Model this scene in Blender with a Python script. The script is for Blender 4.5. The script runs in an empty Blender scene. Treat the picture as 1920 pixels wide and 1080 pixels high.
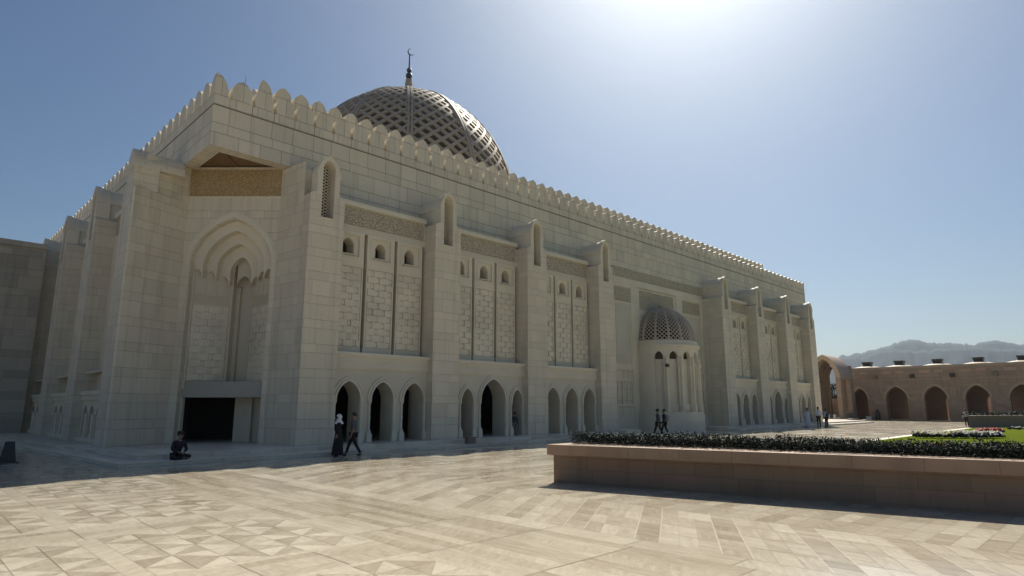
import bpy, bmesh, math, random
from mathutils import Vector, Matrix
R=math.radians
random.seed(7)
scene=bpy.context.scene
col=scene.collection
# ------------------------------------------------------------------ camera
cam_d=bpy.data.cameras.new('camera'); cam=bpy.data.objects.new('camera',cam_d); col.objects.link(cam)
cam_d.sensor_width=36; cam_d.lens=36*1169.6/1920; cam_d.clip_end=20000; cam_d.clip_start=.1
YAW,PITCH=R(45.13),math.atan(222/1169.6)
fwd=Vector((math.cos(YAW)*math.cos(PITCH),math.sin(YAW)*math.cos(PITCH),math.sin(PITCH)))
cam.location=(0,0,1.9); cam.rotation_euler=fwd.to_track_quat('-Z','Y').to_euler()
scene.camera=cam
# ------------------------------------------------------------------ sky and sun
SX,SY=.85,.43                                   # sun direction ratios x/z, y/z
sun_el=math.atan2(1,math.hypot(SX,SY)); sun_az=math.atan2(SY,SX)
world=bpy.data.worlds.new('World'); scene.world=world; world.use_nodes=True
wn=world.node_tree; wn.nodes.clear()
sky=wn.nodes.new('ShaderNodeTexSky'); sky.sky_type='NISHITA'; sky.sun_disc=False
sky.sun_elevation=sun_el; sky.sun_rotation=R(90)-sun_az
sky.air_density=1.0; sky.dust_density=.6; sky.ozone_density=2.2; sky.altitude=10
bg=wn.nodes.new('ShaderNodeBackground'); bg.inputs[1].default_value=.050
wo=wn.nodes.new('ShaderNodeOutputWorld')
hs=wn.nodes.new('ShaderNodeHueSaturation'); hs.inputs['Saturation'].default_value=1.12
wn.links.new(sky.outputs[0],hs.inputs['Color']); wn.links.new(hs.outputs[0],bg.inputs[0]); wn.links.new(bg.outputs[0],wo.inputs[0])
sd=bpy.data.lights.new('sun','SUN'); sd.energy=5.0; sd.angle=R(.53); sd.color=(1,.92,.79)
sun=bpy.data.objects.new('sun',sd); col.objects.link(sun); sun.location=(60,30,80)
sun.rotation_euler=Vector((SX,SY,1)).to_track_quat('Z','Y').to_euler()
vs=scene.view_settings; vs.view_transform='Standard'; vs.look='None'; vs.exposure=0.45; vs.gamma=1
scene.render.resolution_x=1024; scene.render.resolution_y=576
scene.cycles.volume_bounces=0; scene.cycles.max_bounces=6

# ------------------------------------------------------------------ node helpers
class V:
    def __init__(s,t,x): s.t=t; s.x=x
    def op(s,o,b=None,c=None):
        n=s.t.nodes.new('ShaderNodeMath'); n.operation=o
        for i,v in enumerate((s,b,c)):
            if v is None: continue
            if isinstance(v,V): s.t.links.new(v.x,n.inputs[i])
            else: n.inputs[i].default_value=v
        return V(s.t,n.outputs[0])
    def __add__(s,b): return s.op('ADD',b)
    def __sub__(s,b): return s.op('SUBTRACT',b)
    def __mul__(s,b): return s.op('MULTIPLY',b)
    def __truediv__(s,b): return s.op('DIVIDE',b)
    def floor(s): return s.op('FLOOR')
    def frac(s): return s.op('FRACT')
    def abs(s): return s.op('ABSOLUTE')
    def gt(s,b): return s.op('GREATER_THAN',b)
    def lt(s,b): return s.op('LESS_THAN',b)
    def min(s,b): return s.op('MINIMUM',b)
    def max(s,b): return s.op('MAXIMUM',b)
def newmat(name):
    m=bpy.data.materials.new(name); m.use_nodes=True; t=m.node_tree
    b=t.nodes['Principled BSDF']; return m,t,b
def geo(t):
    g=t.nodes.new('ShaderNodeNewGeometry')
    p=t.nodes.new('ShaderNodeSeparateXYZ'); t.links.new(g.outputs['Position'],p.inputs[0])
    n=t.nodes.new('ShaderNodeSeparateXYZ'); t.links.new(g.outputs['True Normal'],n.inputs[0])
    return g,[V(t,o) for o in p.outputs],[V(t,o) for o in n.outputs]
def comb(t,x,y,z):
    c=t.nodes.new('ShaderNodeCombineXYZ')
    for i,v in enumerate((x,y,z)):
        if isinstance(v,V): t.links.new(v.x,c.inputs[i])
        else: c.inputs[i].default_value=v
    return c.outputs[0]
def wnoise(t,vec):
    w=t.nodes.new('ShaderNodeTexWhiteNoise'); t.links.new(vec,w.inputs[0]); return V(t,w.outputs[0])
def noise(t,vec,scale,detail=4,rough=.55):
    n=t.nodes.new('ShaderNodeTexNoise'); n.inputs['Scale'].default_value=scale; n.inputs['Detail'].default_value=detail
    n.inputs['Roughness'].default_value=rough
    if vec is not None: t.links.new(vec,n.inputs['Vector'])
    return V(t,n.outputs[0])
def scalecol(t,base,fac):
    n=t.nodes.new('ShaderNodeVectorMath'); n.operation='SCALE'
    if isinstance(base,tuple): n.inputs[0].default_value=base[:3]
    else: t.links.new(base,n.inputs[0])
    if isinstance(fac,V): t.links.new(fac.x,n.inputs['Scale'])
    else: n.inputs['Scale'].default_value=fac
    return n.outputs[0]
def mixc(t,a,b,fac):
    n=t.nodes.new('ShaderNodeMix'); n.data_type='RGBA'
    if isinstance(fac,V): t.links.new(fac.x,n.inputs[0])
    else: n.inputs[0].default_value=fac
    for i,v in ((6,a),(7,b)):
        if isinstance(v,tuple): n.inputs[i].default_value=(*v[:3],1)
        else: t.links.new(v,n.inputs[i])
    return n.outputs[2]
def bump(t,b,h,dist=.02,strength=.6):
    n=t.nodes.new('ShaderNodeBump'); n.inputs['Distance'].default_value=dist; n.inputs['Strength'].default_value=strength
    t.links.new(h.x,n.inputs['Height']); t.links.new(n.outputs[0],b.inputs['Normal'])

def ashlar(name,base,tint=.11,thick=.85,thin=.45,length=1.05,off=0.0,joint=.26,jw=.009,stain=.10,rough=.62,warm=None):
    """coursed limestone: alternating tall and low courses, random block tint, fine joints"""
    m,t,b=newmat(name); g,P,N=geo(t)
    u=P[0]*(N[1]*-1.0)+P[1]*N[0]
    flat=N[2].abs().gt(.5)
    u=u*(flat*-1.0+1.0)+P[0]*flat
    z=(P[2]*(flat*-1.0+1.0)+P[1]*flat)-off
    per=thick+thin
    zi=(z/per).floor(); zf=(z/per).frac()*per
    isthin=zf.gt(thick); course=zi*2.0+isthin
    dz=zf.min((zf-thick).abs()).min((zf*-1.0)+per)
    # a little irregular block length per course
    shift=wnoise(t,comb(t,course,3.1,0))
    uu=u/length+shift*.999
    uu=uu+(noise(t,comb(t,(uu*.31),course*7.3,0),1.0,1)-.5)*.45
    ub=uu.floor(); uf=uu.frac(); du=uf.min(uf*-1.0+1.0)*length
    w=wnoise(t,comb(t,ub,course,N[0]*3.0+0.5))
    big=noise(t,g.outputs['Position'],.22,3)
    fine=noise(t,g.outputs['Position'],7.0,5,.65)
    j=dz.lt(jw).max(du.lt(jw*.8))
    fac=(w-.5)*tint+1.0+(big-.5)*stain*2.0+(fine-.5)*.12
    streak=noise(t,comb(t,u*2.6,z*.16,N[0]),1.0,3)
    fac=fac-(streak-.52).max(0.0)*.8
    fac=fac*((j*-joint)+1.0)
    c=scalecol(t,base,fac)
    if warm: c=mixc(t,c,scalecol(t,warm,fac),wnoise(t,comb(t,ub+5.0,course,1.7)).gt(.72)*.6)
    t.links.new(c,b.inputs['Base Color']); b.inputs['Roughness'].default_value=rough
    b.inputs['Specular IOR Level'].default_value=.35
    bump(t,b,(j*-1.0)+(fine*.25),.012,.8)
    return m
def plainstone(name,base,rough=.6,var=.16,scale=2.2,bmp=.004,spec=.35):
    m,t,b=newmat(name); g,P,N=geo(t)
    a=noise(t,g.outputs['Position'],scale*.3,3); f=noise(t,g.outputs['Position'],scale*6,5)
    fac=(a-.5)*var*2+(f-.5)*var+1.0
    t.links.new(scalecol(t,base,fac),b.inputs['Base Color']); b.inputs['Roughness'].default_value=rough
    b.inputs['Specular IOR Level'].default_value=spec
    if bmp: bump(t,b,f,bmp*4,.6)
    return m
def carved(name,c1,c2,scale=9,depth=.05):
    """dense carved arabesque relief"""
    m,t,b=newmat(name); g,P,N=geo(t)
    v=t.nodes.new('ShaderNodeTexVoronoi'); v.feature='DISTANCE_TO_EDGE'; v.inputs['Scale'].default_value=scale
    t.links.new(g.outputs['Position'],v.inputs['Vector'])
    w=V(t,v.outputs[0]); n=noise(t,g.outputs['Position'],scale*2.2,3,.7)
    h=(w*3.0).min(1.0)*.6+n*.6
    k=((h-.35)*1.9).max(0.0).min(1.0)
    t.links.new(mixc(t,c1,c2,k),b.inputs['Base Color']); b.inputs['Roughness'].default_value=.7
    bump(t,b,h,depth,1.0)
    return m
def flat(name,base,rough=.6,metal=0,var=.0,scale=20):
    m,t,b=newmat(name); b.inputs['Roughness'].default_value=rough; b.inputs['Metallic'].default_value=metal
    if var:
        g,P,N=geo(t); n=noise(t,g.outputs['Position'],scale,4)
        t.links.new(scalecol(t,base,(n-.5)*var*2+1.0),b.inputs['Base Color'])
    else: b.inputs['Base Color'].default_value=(*base,1)
    return m
LIME=(.65,.59,.465)
M={}
M['stone']=ashlar('coursed_limestone',LIME,off=.30,thick=.68,thin=.38,length=.92,warm=(.66,.57,.45))
M['upper']=ashlar('parapet_limestone',LIME,tint=.14,off=14.02-1.3*4,length=1.01,jw=.016,joint=.42)
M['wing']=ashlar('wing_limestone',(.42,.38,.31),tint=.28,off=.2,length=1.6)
M['trim']=plainstone('dressed_limestone',(.68,.62,.495))
M['trim2']=plainstone('smooth_recess_limestone',(.61,.555,.44),var=.1)
M['mortar']=plainstone('panel_ground_stone',(.54,.49,.395))
M['block']=plainstone('relief_block_limestone',(.69,.63,.505),var=.3)
M['carve']=carved('carved_limestone',(.34,.285,.20),(.68,.61,.48),9,.04)
M['mosaic']=carved('ochre_mosaic',(.27,.19,.09),(.58,.44,.24),13,.02)
M['wood']=flat('carved_timber_ceiling',(.20,.12,.06),.6,var=.4,scale=6)
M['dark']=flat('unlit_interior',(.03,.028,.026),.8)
M['dome']=plainstone('dome_stone',(.33,.285,.23),var=.12,scale=1)
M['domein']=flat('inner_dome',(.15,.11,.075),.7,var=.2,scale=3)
M['bronze']=flat('dark_bronze',(.03,.04,.055),.35,.8)
M['pink']=ashlar('pink_sandstone',(.30,.235,.185),tint=.2,thick=.45,thin=.45,length=1.0,jw=.012,warm=(.30,.215,.165))
M['pinktrim']=plainstone('pink_sandstone_trim',(.36,.285,.22))
M['roofpale']=plainstone('pale_roof_render',(.42,.35,.28),var=.1)
M['red']=plainstone('red_sandstone_inner',(.40,.28,.215),var=.2)
M['planter']=ashlar('brown_sandstone',(.275,.19,.13),tint=.12,thick=.30,thin=.28,length=.86,off=.055,jw=.004,joint=.22,stain=.22,warm=(.34,.21,.15))
M['coping']=ashlar('brown_coping',(.34,.235,.16),tint=.2,thick=3.0,thin=3.0,length=1.15,off=-1.0,jw=.004,joint=.4,warm=(.36,.23,.16))
M['planter2']=plainstone('grey_brown_sandstone',(.20,.16,.13))
M['soil']=flat('dark_soil',(.04,.03,.02),.9,var=.4)
M['metal']=flat('dark_metal',(.03,.03,.03),.5)
M['white']=flat('white_plastic',(.75,.75,.72),.5)

# ------------------------------------------------------------------ mesh helpers
class MB:
    def __init__(s): s.v=[]; s.f=[]; s.mi=[]; s.tone=[]
    def add(s,vs,fs,mi=0,tone=.5):
        k=len(s.v); s.v+= [tuple(p) for p in vs]; s.f+=[[i+k for i in f] for f in fs]
        s.mi+=[mi]*len(fs); s.tone+=[tone]*len(fs)
    def box(s,x0,x1,y0,y1,z0,z1,mi=0,fr=None):
        P=[(x,y,z) for z in (z0,z1) for x,y in ((x0,y0),(x1,y0),(x1,y1),(x0,y1))]
        if fr: P=[fr(*p) for p in P]
        s.add(P,[(0,3,2,1),(4,5,6,7),(0,1,5,4),(1,2,6,5),(2,3,7,6),(3,0,4,7)],mi)
    def slab(s,fr,w0,w1,us,lo,hi,mi=0):
        """closed slab between the curves lo(u) and hi(u)"""
        n=len(us); P=[]
        for u in us:
            l=lo(u) if callable(lo) else lo; h=hi(u) if callable(hi) else hi
            h=max(h,l+1e-4)
            P+=[fr(u,w0,l),fr(u,w0,h),fr(u,w1,l),fr(u,w1,h)]
        F=[]
        for i in range(n-1):
            a=4*i; c=a+4
            F+=[(a,c,c+1,a+1),(a+2,a+3,c+3,c+2),(a+1,c+1,c+3,a+3),(a,a+2,c+2,c)]
        F+=[(0,1,3,2),(4*n-4,4*n-2,4*n-1,4*n-3)]
        s.add(P,F,mi)
    def ring(s,fr,w0,w1,inner,outer,mi=0):
        n=len(inner); P=[]
        for (a,b),(c,d) in zip(inner,outer): P+=[fr(a,w0,b),fr(c,w0,d),fr(a,w1,b),fr(c,w1,d)]
        F=[]
        for i in range(n-1):
            a=4*i; c=a+4
            F+=[(a,c,c+1,a+1),(a+2,a+3,c+3,c+2),(a+1,c+1,c+3,a+3),(a,a+2,c+2,c)]
        F+=[(0,1,3,2),(4*n-4,4*n-2,4*n-1,4*n-3)]
        s.add(P,F,mi)
    def prism(s,poly,z0,z1,mi=0):
        n=len(poly)
        s.add([(x,y,z0) for x,y in poly]+[(x,y,z1) for x,y in poly],
              [list(range(n))[::-1],list(range(n,2*n))]+[(i,(i+1)%n,n+(i+1)%n,n+i) for i in range(n)],mi)
    def lathe(s,cx,cy,prof,n=12,mi=0,a0=0,a1=360):
        full=abs(a1-a0)>=360; m=n if full else n+1
        P=[]
        for r,z in prof:
            for i in range(m):
                a=R(a0+(a1-a0)*i/n); P.append((cx+r*math.cos(a),cy+r*math.sin(a),z))
        F=[]
        for j in range(len(prof)-1):
            for i in range(n):
                a=j*m+i; b=j*m+(i+1)%m
                F.append((a,b,b+m,a+m))
        if full:
            if prof[0][0]>1e-4: F.append(list(range(m))[::-1])
            if prof[-1][0]>1e-4: F.append([(len(prof)-1)*m+i for i in range(m)])
        s.add(P,F,mi)
    def tube(s,pts,r,n=5,mi=0):
        P=[]; 
        for k,p in enumerate(pts):
            p=Vector(p); d=(Vector(pts[min(k+1,len(pts)-1)])-Vector(pts[max(k-1,0)])).normalized()
            a=d.orthogonal().normalized(); b=d.cross(a)
            rr=r[k] if isinstance(r,(list,tuple)) else r
            P+=[p+(a*math.cos(2*math.pi*i/n)+b*math.sin(2*math.pi*i/n))*rr for i in range(n)]
        F=[]
        for k in range(len(pts)-1):
            for i in range(n): F.append((k*n+i,k*n+(i+1)%n,(k+1)*n+(i+1)%n,(k+1)*n+i))
        F+=[list(range(n))[::-1],[(len(pts)-1)*n+i for i in range(n)]]
        s.add(P,F,mi)
    def build(s,name,mats,parent=None,smooth=False,recalc=True,tone=False,**props):
        me=bpy.data.meshes.new(name); me.from_pydata(s.v,[],s.f)
        if not isinstance(mats,(list,tuple)): mats=[mats]
        for m in mats: me.materials.append(m)
        me.polygons.foreach_set('material_index',s.mi)
        if smooth: me.polygons.foreach_set('use_smooth',[True]*len(s.f))
        if tone:
            at=me.attributes.new('tone','FLOAT','FACE'); at.data.foreach_set('value',s.tone)
        if recalc:
            bm=bmesh.new(); bm.from_mesh(me); bmesh.ops.recalc_face_normals(bm,faces=bm.faces); bm.to_mesh(me); bm.free()
        me.update(); o=bpy.data.objects.new(name,me); col.objects.link(o)
        if parent: o.parent=parent
        for k,v in props.items(): o[k]=v
        return o
def thing(name,label,category,loc=(0,0,0),group=None):
    o=bpy.data.objects.new(name,None); o.empty_display_size=.2; o.location=loc; col.objects.link(o)
    o['label']=label; o['category']=category
    if group: o['group']=group
    return o
def tag(o,label,category,group=None):
    o['label']=label; o['category']=category
    if group: o['group']=group
    return o
def keep(o,parent):                       # parent o, leaving it where its mesh stands
    o.parent=parent; bpy.context.view_layer.update(); o.matrix_parent_inverse=parent.matrix_world.inverted()
def arch(uc,half,zs,za,n=14,p=.80):
    """pointed keel arch, left spring to right spring"""
    pts=[]
    for i in range(n+1):
        t=-math.cos(math.pi*i/n); f=p*math.sqrt(max(0,1-t*t))+(1-p)*(1-abs(t))
        pts.append((uc+half*t,zs+(za-zs)*f))
    return pts
def fn(pts):
    def f(u):
        for (a,b),(c,d) in zip(pts,pts[1:]):
            if a-1e-9<=u<=c+1e-9: return b+(d-b)*((u-a)/max(c-a,1e-9))
        return pts[0][1] if u<pts[0][0] else pts[-1][1]
    return f
def span(a,b,n): return [a+(b-a)*i/n for i in range(n+1)]
def holed(mb,fr,w0,w1,u0,u1,z0,z1,holes,mi=0,seg=None):
    """wall with arched holes; hole=(uc,half,zbottom,zspring,zapex)"""
    def us(a,b): return [a,b] if not seg else span(a,b,max(1,int(abs(b-a)/seg)))
    cur=u0
    for uc,h,zb,zs,za in sorted(holes):
        if uc-h>cur+1e-6: mb.slab(fr,w0,w1,us(cur,uc-h),z0,z1,mi)
        A=arch(uc,h,zs,za); mb.slab(fr,w0,w1,[p[0] for p in A],fn(A),z1,mi)
        if zb>z0+1e-6: mb.slab(fr,w0,w1,us(uc-h,uc+h),z0,zb,mi)
        cur=uc+h
    if u1>cur+1e-6: mb.slab(fr,w0,w1,us(cur,u1),z0,z1,mi)
def hood(mb,fr,w0,w1,uc,half,zs,za,a,b,mi=0,drop=0):
    """raised moulding following an arch between offsets a and b"""
    i=arch(uc,half+a,zs,za+a*1.15); o=arch(uc,half+b,zs,za+b*1.15)
    if drop: i=[(i[0][0],zs-drop)]+i+[(i[-1][0],zs-drop)]; o=[(o[0][0],zs-drop)]+o+[(o[-1][0],zs-drop)]
    mb.ring(fr,w0,w1,i,o,mi)
F_front=lambda u,w,z:(u,w,z)
F_left=lambda u,w,z:(w,u,z)
r2=2**.5
DM=((39.57-18.5)/2,(39.57+18.5)/2)           # middle of the diagonal portal wall
F_diag=lambda u,w,z:(DM[0]+u/r2+w/r2,DM[1]-u/r2+w/r2,z)
ID=lambda x,y,z:(x,y,z)
# ================================================================== SETTING
def structure(o): o['kind']='structure'; return o
mb=MB(); mb.add([(-4300,-4300,-.02),(4300,-4300,-.02),(4300,4300,-.02),(-4300,4300,-.02)],[(0,1,2,3)])
structure(mb.build('ground',plainstone('dry_ground',(.30,.25,.19),var=.15,scale=.2,bmp=0)))

def paving_mat():
    m,t,b=newmat('polished_marble_paving'); g,P,N=geo(t)
    at=t.nodes.new('ShaderNodeAttribute'); at.attribute_name='tone'; tone=V(t,at.outputs['Fac'])
    # streaky grain whose direction changes from slab to slab
    gx=P[0]*.83+P[1]*.56; gy=P[1]*.83-P[0]*.56
    alt=((tone*37.0).frac()).gt(.5)
    a=noise(t,comb(t,gx*2.2,gy*11.0,tone*40.0),1.0,6,.66); c=noise(t,comb(t,P[0]*12.0,P[1]*1.8,tone*40.0),1.0,6,.66)
    vein=a*alt+c*(alt*-1.0+1.0)
    big=noise(t,g.outputs['Position'],.35,4)
    fine=noise(t,g.outputs['Position'],14.0,5,.7)
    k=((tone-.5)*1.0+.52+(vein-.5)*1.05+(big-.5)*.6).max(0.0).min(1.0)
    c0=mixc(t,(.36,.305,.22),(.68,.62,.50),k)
    t.links.new(scalecol(t,c0,(fine-.5)*.35+1.0),b.inputs['Base Color'])
    rr=(vein*.12)+(big*.16)+(wnoise(t,comb(t,tone*91.0,tone*17.0,0))*.06)-.02
    t.links.new(rr.x,b.inputs['Roughness'])
    b.inputs['Specular IOR Level'].default_value=.5
    bump(t,b,vein*.5+fine*.3,.002,.15)
    return m
M['pave']=paving_mat()
M['joint']=flat('paving_joint',(.20,.165,.125),.7)
mb=MB(); mb.add([(-60,-60,0),(98,-60,0),(98,49,0),(-60,49,0)],[(0,1,2,3)])
structure(mb.build('paving_bed',M['joint']))
pv=MB()
def tile(poly,tone,inset=.004):
    cx=sum(p[0] for p in poly)/len(poly); cy=sum(p[1] for p in poly)/len(poly)
    P=[]
    for x,y in poly:
        d=math.hypot(x-cx,y-cy) or 1; k=max(0,1-inset*1.6/d); P.append((cx+(x-cx)*k,cy+(y-cy)*k,.004))
    a=sum(P[i][0]*P[(i+1)%len(P)][1]-P[(i+1)%len(P)][0]*P[i][1] for i in range(len(P)))
    if a<0: P=P[::-1]
    pv.add(P,[list(range(len(P)))],tone=max(0,min(1,tone)))
rnd=random.Random(3)
XA=2.36                                        # joint lines found in the photograph
def band(x0,x1,y0,y1,lx,ly,lo,hi,g=.004):
    nx=max(1,round((x1-x0)/lx)); ny=max(1,round((y1-y0)/ly))
    for i in range(nx):
        for j in range(ny):
            a,b_=x0+(x1-x0)*i/nx,x0+(x1-x0)*(i+1)/nx; c,d=y0+(y1-y0)*j/ny,y0+(y1-y0)*(j+1)/ny
            tile([(a,c),(b_,c),(b_,d),(a,d)],rnd.uniform(lo,hi),g)
def tripanel(x0,x1,y0,y1):
    bw=.13
    for (a,b_,c,d) in ((x0,x1,y0,y0+bw),(x0,x1,y1-bw,y1),(x0,x0+bw,y0+bw,y1-bw),(x1-bw,x1,y0+bw,y1-bw)):
        tile([(a,c),(b_,c),(b_,d),(a,d)],rnd.uniform(.55,.7),.002)
    x0+=bw;x1-=bw;y0+=bw;y1-=bw
    n=6; sx=(x1-x0)/n; sy=(y1-y0)/n
    for i in range(n):
        for j in range(n):
            a,c=x0+sx*i,y0+sy*j; q=[(a,c),(a+sx,c),(a+sx,c+sy),(a,c+sy)]
            L,D=rnd.uniform(.60,.92),rnd.uniform(.14,.44)
            k=(i+j)%2
            if k: tile([q[0],q[1],q[2]],L if (i//1+j)%4<2 else D); tile([q[0],q[2],q[3]],D if (i+j)%4<2 else L)
            else:
                tile([q[0],q[1],q[3]],D if i%2 else L); tile([q[1],q[2],q[3]],L if i%2 else D)
yb=-5.15
xs=[(-12.24,-9.3),(-9.3,-6.4),(-6.4,-3.5),(-3.5,-.6),(-.6,XA),(XA,5.3)]
while yb<24:
    for (a,b_) in xs:
        band(a,b_,yb,yb+.95,.9,.24,.2,.62)
        tripanel(a,b_,yb+.95,yb+4.1)
    yb+=4.1
band(5.3,7.6,-12,26,.23,1.7,.15,.66)            # long runs of narrow slabs
band(7.6,8.05,-12,26,.45,1.6,.55,.85)
# slanted herringbone strips in front of the planter
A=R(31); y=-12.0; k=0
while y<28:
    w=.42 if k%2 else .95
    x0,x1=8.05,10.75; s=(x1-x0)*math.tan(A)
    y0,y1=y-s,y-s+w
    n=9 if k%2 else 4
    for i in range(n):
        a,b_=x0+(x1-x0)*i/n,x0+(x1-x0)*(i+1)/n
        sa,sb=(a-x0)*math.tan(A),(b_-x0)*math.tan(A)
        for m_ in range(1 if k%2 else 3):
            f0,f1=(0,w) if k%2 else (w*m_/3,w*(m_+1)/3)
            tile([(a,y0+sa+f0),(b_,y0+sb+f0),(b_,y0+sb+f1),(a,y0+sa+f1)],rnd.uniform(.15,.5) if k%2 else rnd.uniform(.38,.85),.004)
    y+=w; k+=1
    pv.add([(x0,y0-.011,.007),(x1,y0-.011+s,.007),(x1,y0+.011+s,.007),(x0,y0+.011,.007)],[(0,1,2,3)],tone=1.0)  # pale strips along the slanted joints: sun glints painted into the tone
band(10.75,20.75,-12,26,.9,.31,.18,.72)
band(20.75,98,-8,30,1.2,.8,.25,.8)
band(-60,-12.24,-12,30,4,4,.4,.6); band(-12.24,5.3,yb,48,1.4,1.4,.3,.6)
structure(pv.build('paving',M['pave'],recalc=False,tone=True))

# steps / platform round the mosque
def steps(poly_fn,name='platform_steps'):
    o=MB(); o.prism(poly_fn(.035),.0,.115); o.prism(poly_fn(0),.115,.15); o.prism(poly_fn(1.035),.15,.262); o.prism(poly_fn(1),.262,.30)
    return o
def poly_left(k):
    d=1.1*k
    return [(3.1+d*.7,60),(5.5+d*.7,22.85+d),(34.1,22.85+d),(34.1,28.6),(30,40),(30,60)]
M['step']=ashlar('step_stone',(.66,.61,.52),tint=.3,thick=3,thin=3,length=1.4,rough=.35,jw=.012)
structure(steps(poly_left).build('platform',M['step']))
def poly_right(k):
    d=1.0*k
    return [(47.9,22.8+d),(82,22.8+d),(82,60),(60,60),(60,40),(47.9,40)]
structure(steps(poly_right).build('platform',M['step']))
gm,t,b=newmat('mown_lawn'); g,P,N=geo(t)
st=(P[1]*.55+P[0]*.05).op('SINE'); n1=noise(t,g.outputs['Position'],3.0,5); n2=noise(t,g.outputs['Position'],.3,3)
b.inputs['Specular IOR Level'].default_value=0
t.links.new(mixc(t,(.075,.105,.012),(.125,.16,.022),(st*.16+.5+(n1-.5)*.9+(n2-.5)*.8).max(0.0).min(1.0)),b.inputs['Base Color']); b.inputs['Roughness'].default_value=.8
lm=MB()
lm.add([(20,10.9,.03),(69.2,11.3,.03),(90,-3,.03),(90,-58,.03),(20,-58,.03)],[(0,4,3,2,1)])
structure(lm.build('lawn',gm,recalc=False))
km=MB(); km.add([(16,10.9,.012),(16,11.5,.012),(69.3,11.9,.012),(69.3,11.3,.012)],[(0,1,2,3)])
structure(km.build('lawn_edging',plainstone('pale_edging',(.62,.56,.46))))

# ------------------------------------------------------------------ mountains
MT=[(-14,.060),(-8,.066),(-2,.071),(3,.069),(5.75,.0727),(7.21,.0796),(7.84,.0783),(9.44,.0778),(11.24,.0816),(12.25,.0862),(13.49,.0837),(14.62,.0759),(15.74,.0723),(17.27,.0696),(20,.062),(26,.058),(34,.05),(45,.04)]
MT2=[(-14,.05),(-2,.058),(4,.062),(6.2,.068),(8,.0715),(10,.0735),(12,.072),(13.6,.0745),(14.6,.073),(15.6,.066),(16.6,.0665),(17.6,.0655),(22,.058),(30,.05),(45,.035)]
def ridge(table,d,depth,seed,name):
    rr=random.Random(seed); o=MB(); n=420; m=16
    from mathutils import noise as mn
    P=[]
    for i in range(n+1):
        a=table[0][0]+(table[-1][0]-table[0][0])*i/n; f=fn(table)(a)
        sm=(fn(table)(a-.25)+fn(table)(a+.25)+f)/3
        h=sm*d*(1+.075*(.42-abs(mn.noise(Vector((a*1.1,seed,0)))))+.05*(.3-abs(mn.noise(Vector((a*3.1,seed,5)))))+.022*(.3-abs(mn.noise(Vector((a*9,seed,9))))))
        for j in range(m+1):
            q=j/m; ca=Vector((a*1.1,q*2.2,seed*3.0))
            rr_=d-depth*(1-q)*(1+.35*mn.noise(ca)+.2*mn.noise(ca*2.7))
            z=h*q**1.1*(1+(1-q)*(.22*mn.noise(ca*1.9)+.06*mn.noise(ca*4.5)))
            P.append((math.cos(R(a))*rr_,math.sin(R(a))*rr_,z if j else -2))
        P.append((math.cos(R(a))*(d+depth*.5),math.sin(R(a))*(d+depth*.5),-2))
    F=[]; w=m+2
    for i in range(n):
        for j in range(m+1): F.append((i*w+j,(i+1)*w+j,(i+1)*w+j+1,i*w+j+1))
    o.add(P,F); ob=o.build(name,M['rock'],smooth=True); structure(ob)
M['rock']=plainstone('haze_tinted_rock',(.085,.10,.12),var=.2,scale=.01,bmp=0,spec=0)  # blue-grey tint puts part of the distance haze into the rock colour
ridge(MT,4100,700,1,'mountains'); ridge(MT2,3300,600,2,'mountains')

# ================================================================== MOSQUE
mosque=thing('mosque','large pale limestone mosque with battlemented walls, tall buttresses and a big lattice dome','mosque',(42,60,0))
def mpart(mb_,name,mats,parent=None,**k):
    o=mb_.build(name,mats,None,**k); p=parent or mosque; keep(o,p); return o
WY,WX=26.95,8.55; X1=75.5; YB=94.5
# --- main walls
mb=MB()
mb.box(WX,X1,WY,WY+.55,12.95,14.86)                       # front, upper zone
mb.box(12.4,71.6,WY,WY+.55,3.55,12.95)
mb.box(34.6,50.7,WY,WY+.55,-.1,3.55)
mb.box(WX,WX+.55,WY+.55,YB,12.95,14.86)                    # left
mb.box(WX,WX+.55,31.2,YB,3.55,12.95); mb.box(WX,WX+.55,52.2,YB,-.1,3.55); mb.box(WX+.55,X1-.55,88,88.4,-.1,14.3)
mb.box(X1-.55,X1,WY+.55,YB,.0,14.86)
mb.box(WX,X1,YB,YB+.55,0,14.86)
mb.box(WX+.55,X1-.55,WY+.55,YB,14.35,14.6)                 # roof
d=3.3
mb.box(WX+d,X1-d,WY+d,WY+d+.5,14.6,17.10); mb.box(WX+d,WX+d+.5,WY+d+.5,YB-d,14.6,17.10); mb.box(X1-d-.5,X1-d,WY+d+.5,YB-d,14.6,17.10)
mb.box(WX+d+.5,X1-d-.5,WY+d+.5,YB-d,15.9,16.1)
wall=mpart(mb,'wall',M['upper'])
for bb in ((13.6,34.6,26.4,28.7,3.45,3.55),(50.7,72,26.4,28.7,3.45,3.55),(6.9,9.6,31.2,52,3.45,3.55)):
    mb=MB(); mb.box(*bb); mpart(mb,'gallery_ceiling',M['trim2'])
mb=MB(); mb.box(16,73,40,40.4,-.1,14.3); mpart(mb,'leak_blocker_wall',M['dark'])  # dark inner wall, added to block a light leak showing through the arches
for bb in ((9.6,9.9,34.5,52,0,3.45),(34.3,34.6,26.0,31,0,3.45),(50.7,51.0,26,31,0,3.45),(13.6,14.2,27.3,28.7,0,3.45)):
    mb=MB(); mb.box(*bb); mpart(mb,'gallery_wall',M['trim2'])
# --- string course under the merlons
mb=MB(); mb.box(WX-.02,X1+.02,WY-.022,WY,14.80,14.83); mb.box(WX-.022,WX,WY-.022,YB,14.80,14.83)
mpart(mb,'string_course',plainstone('weathered_joint',(.16,.14,.11)))
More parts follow.
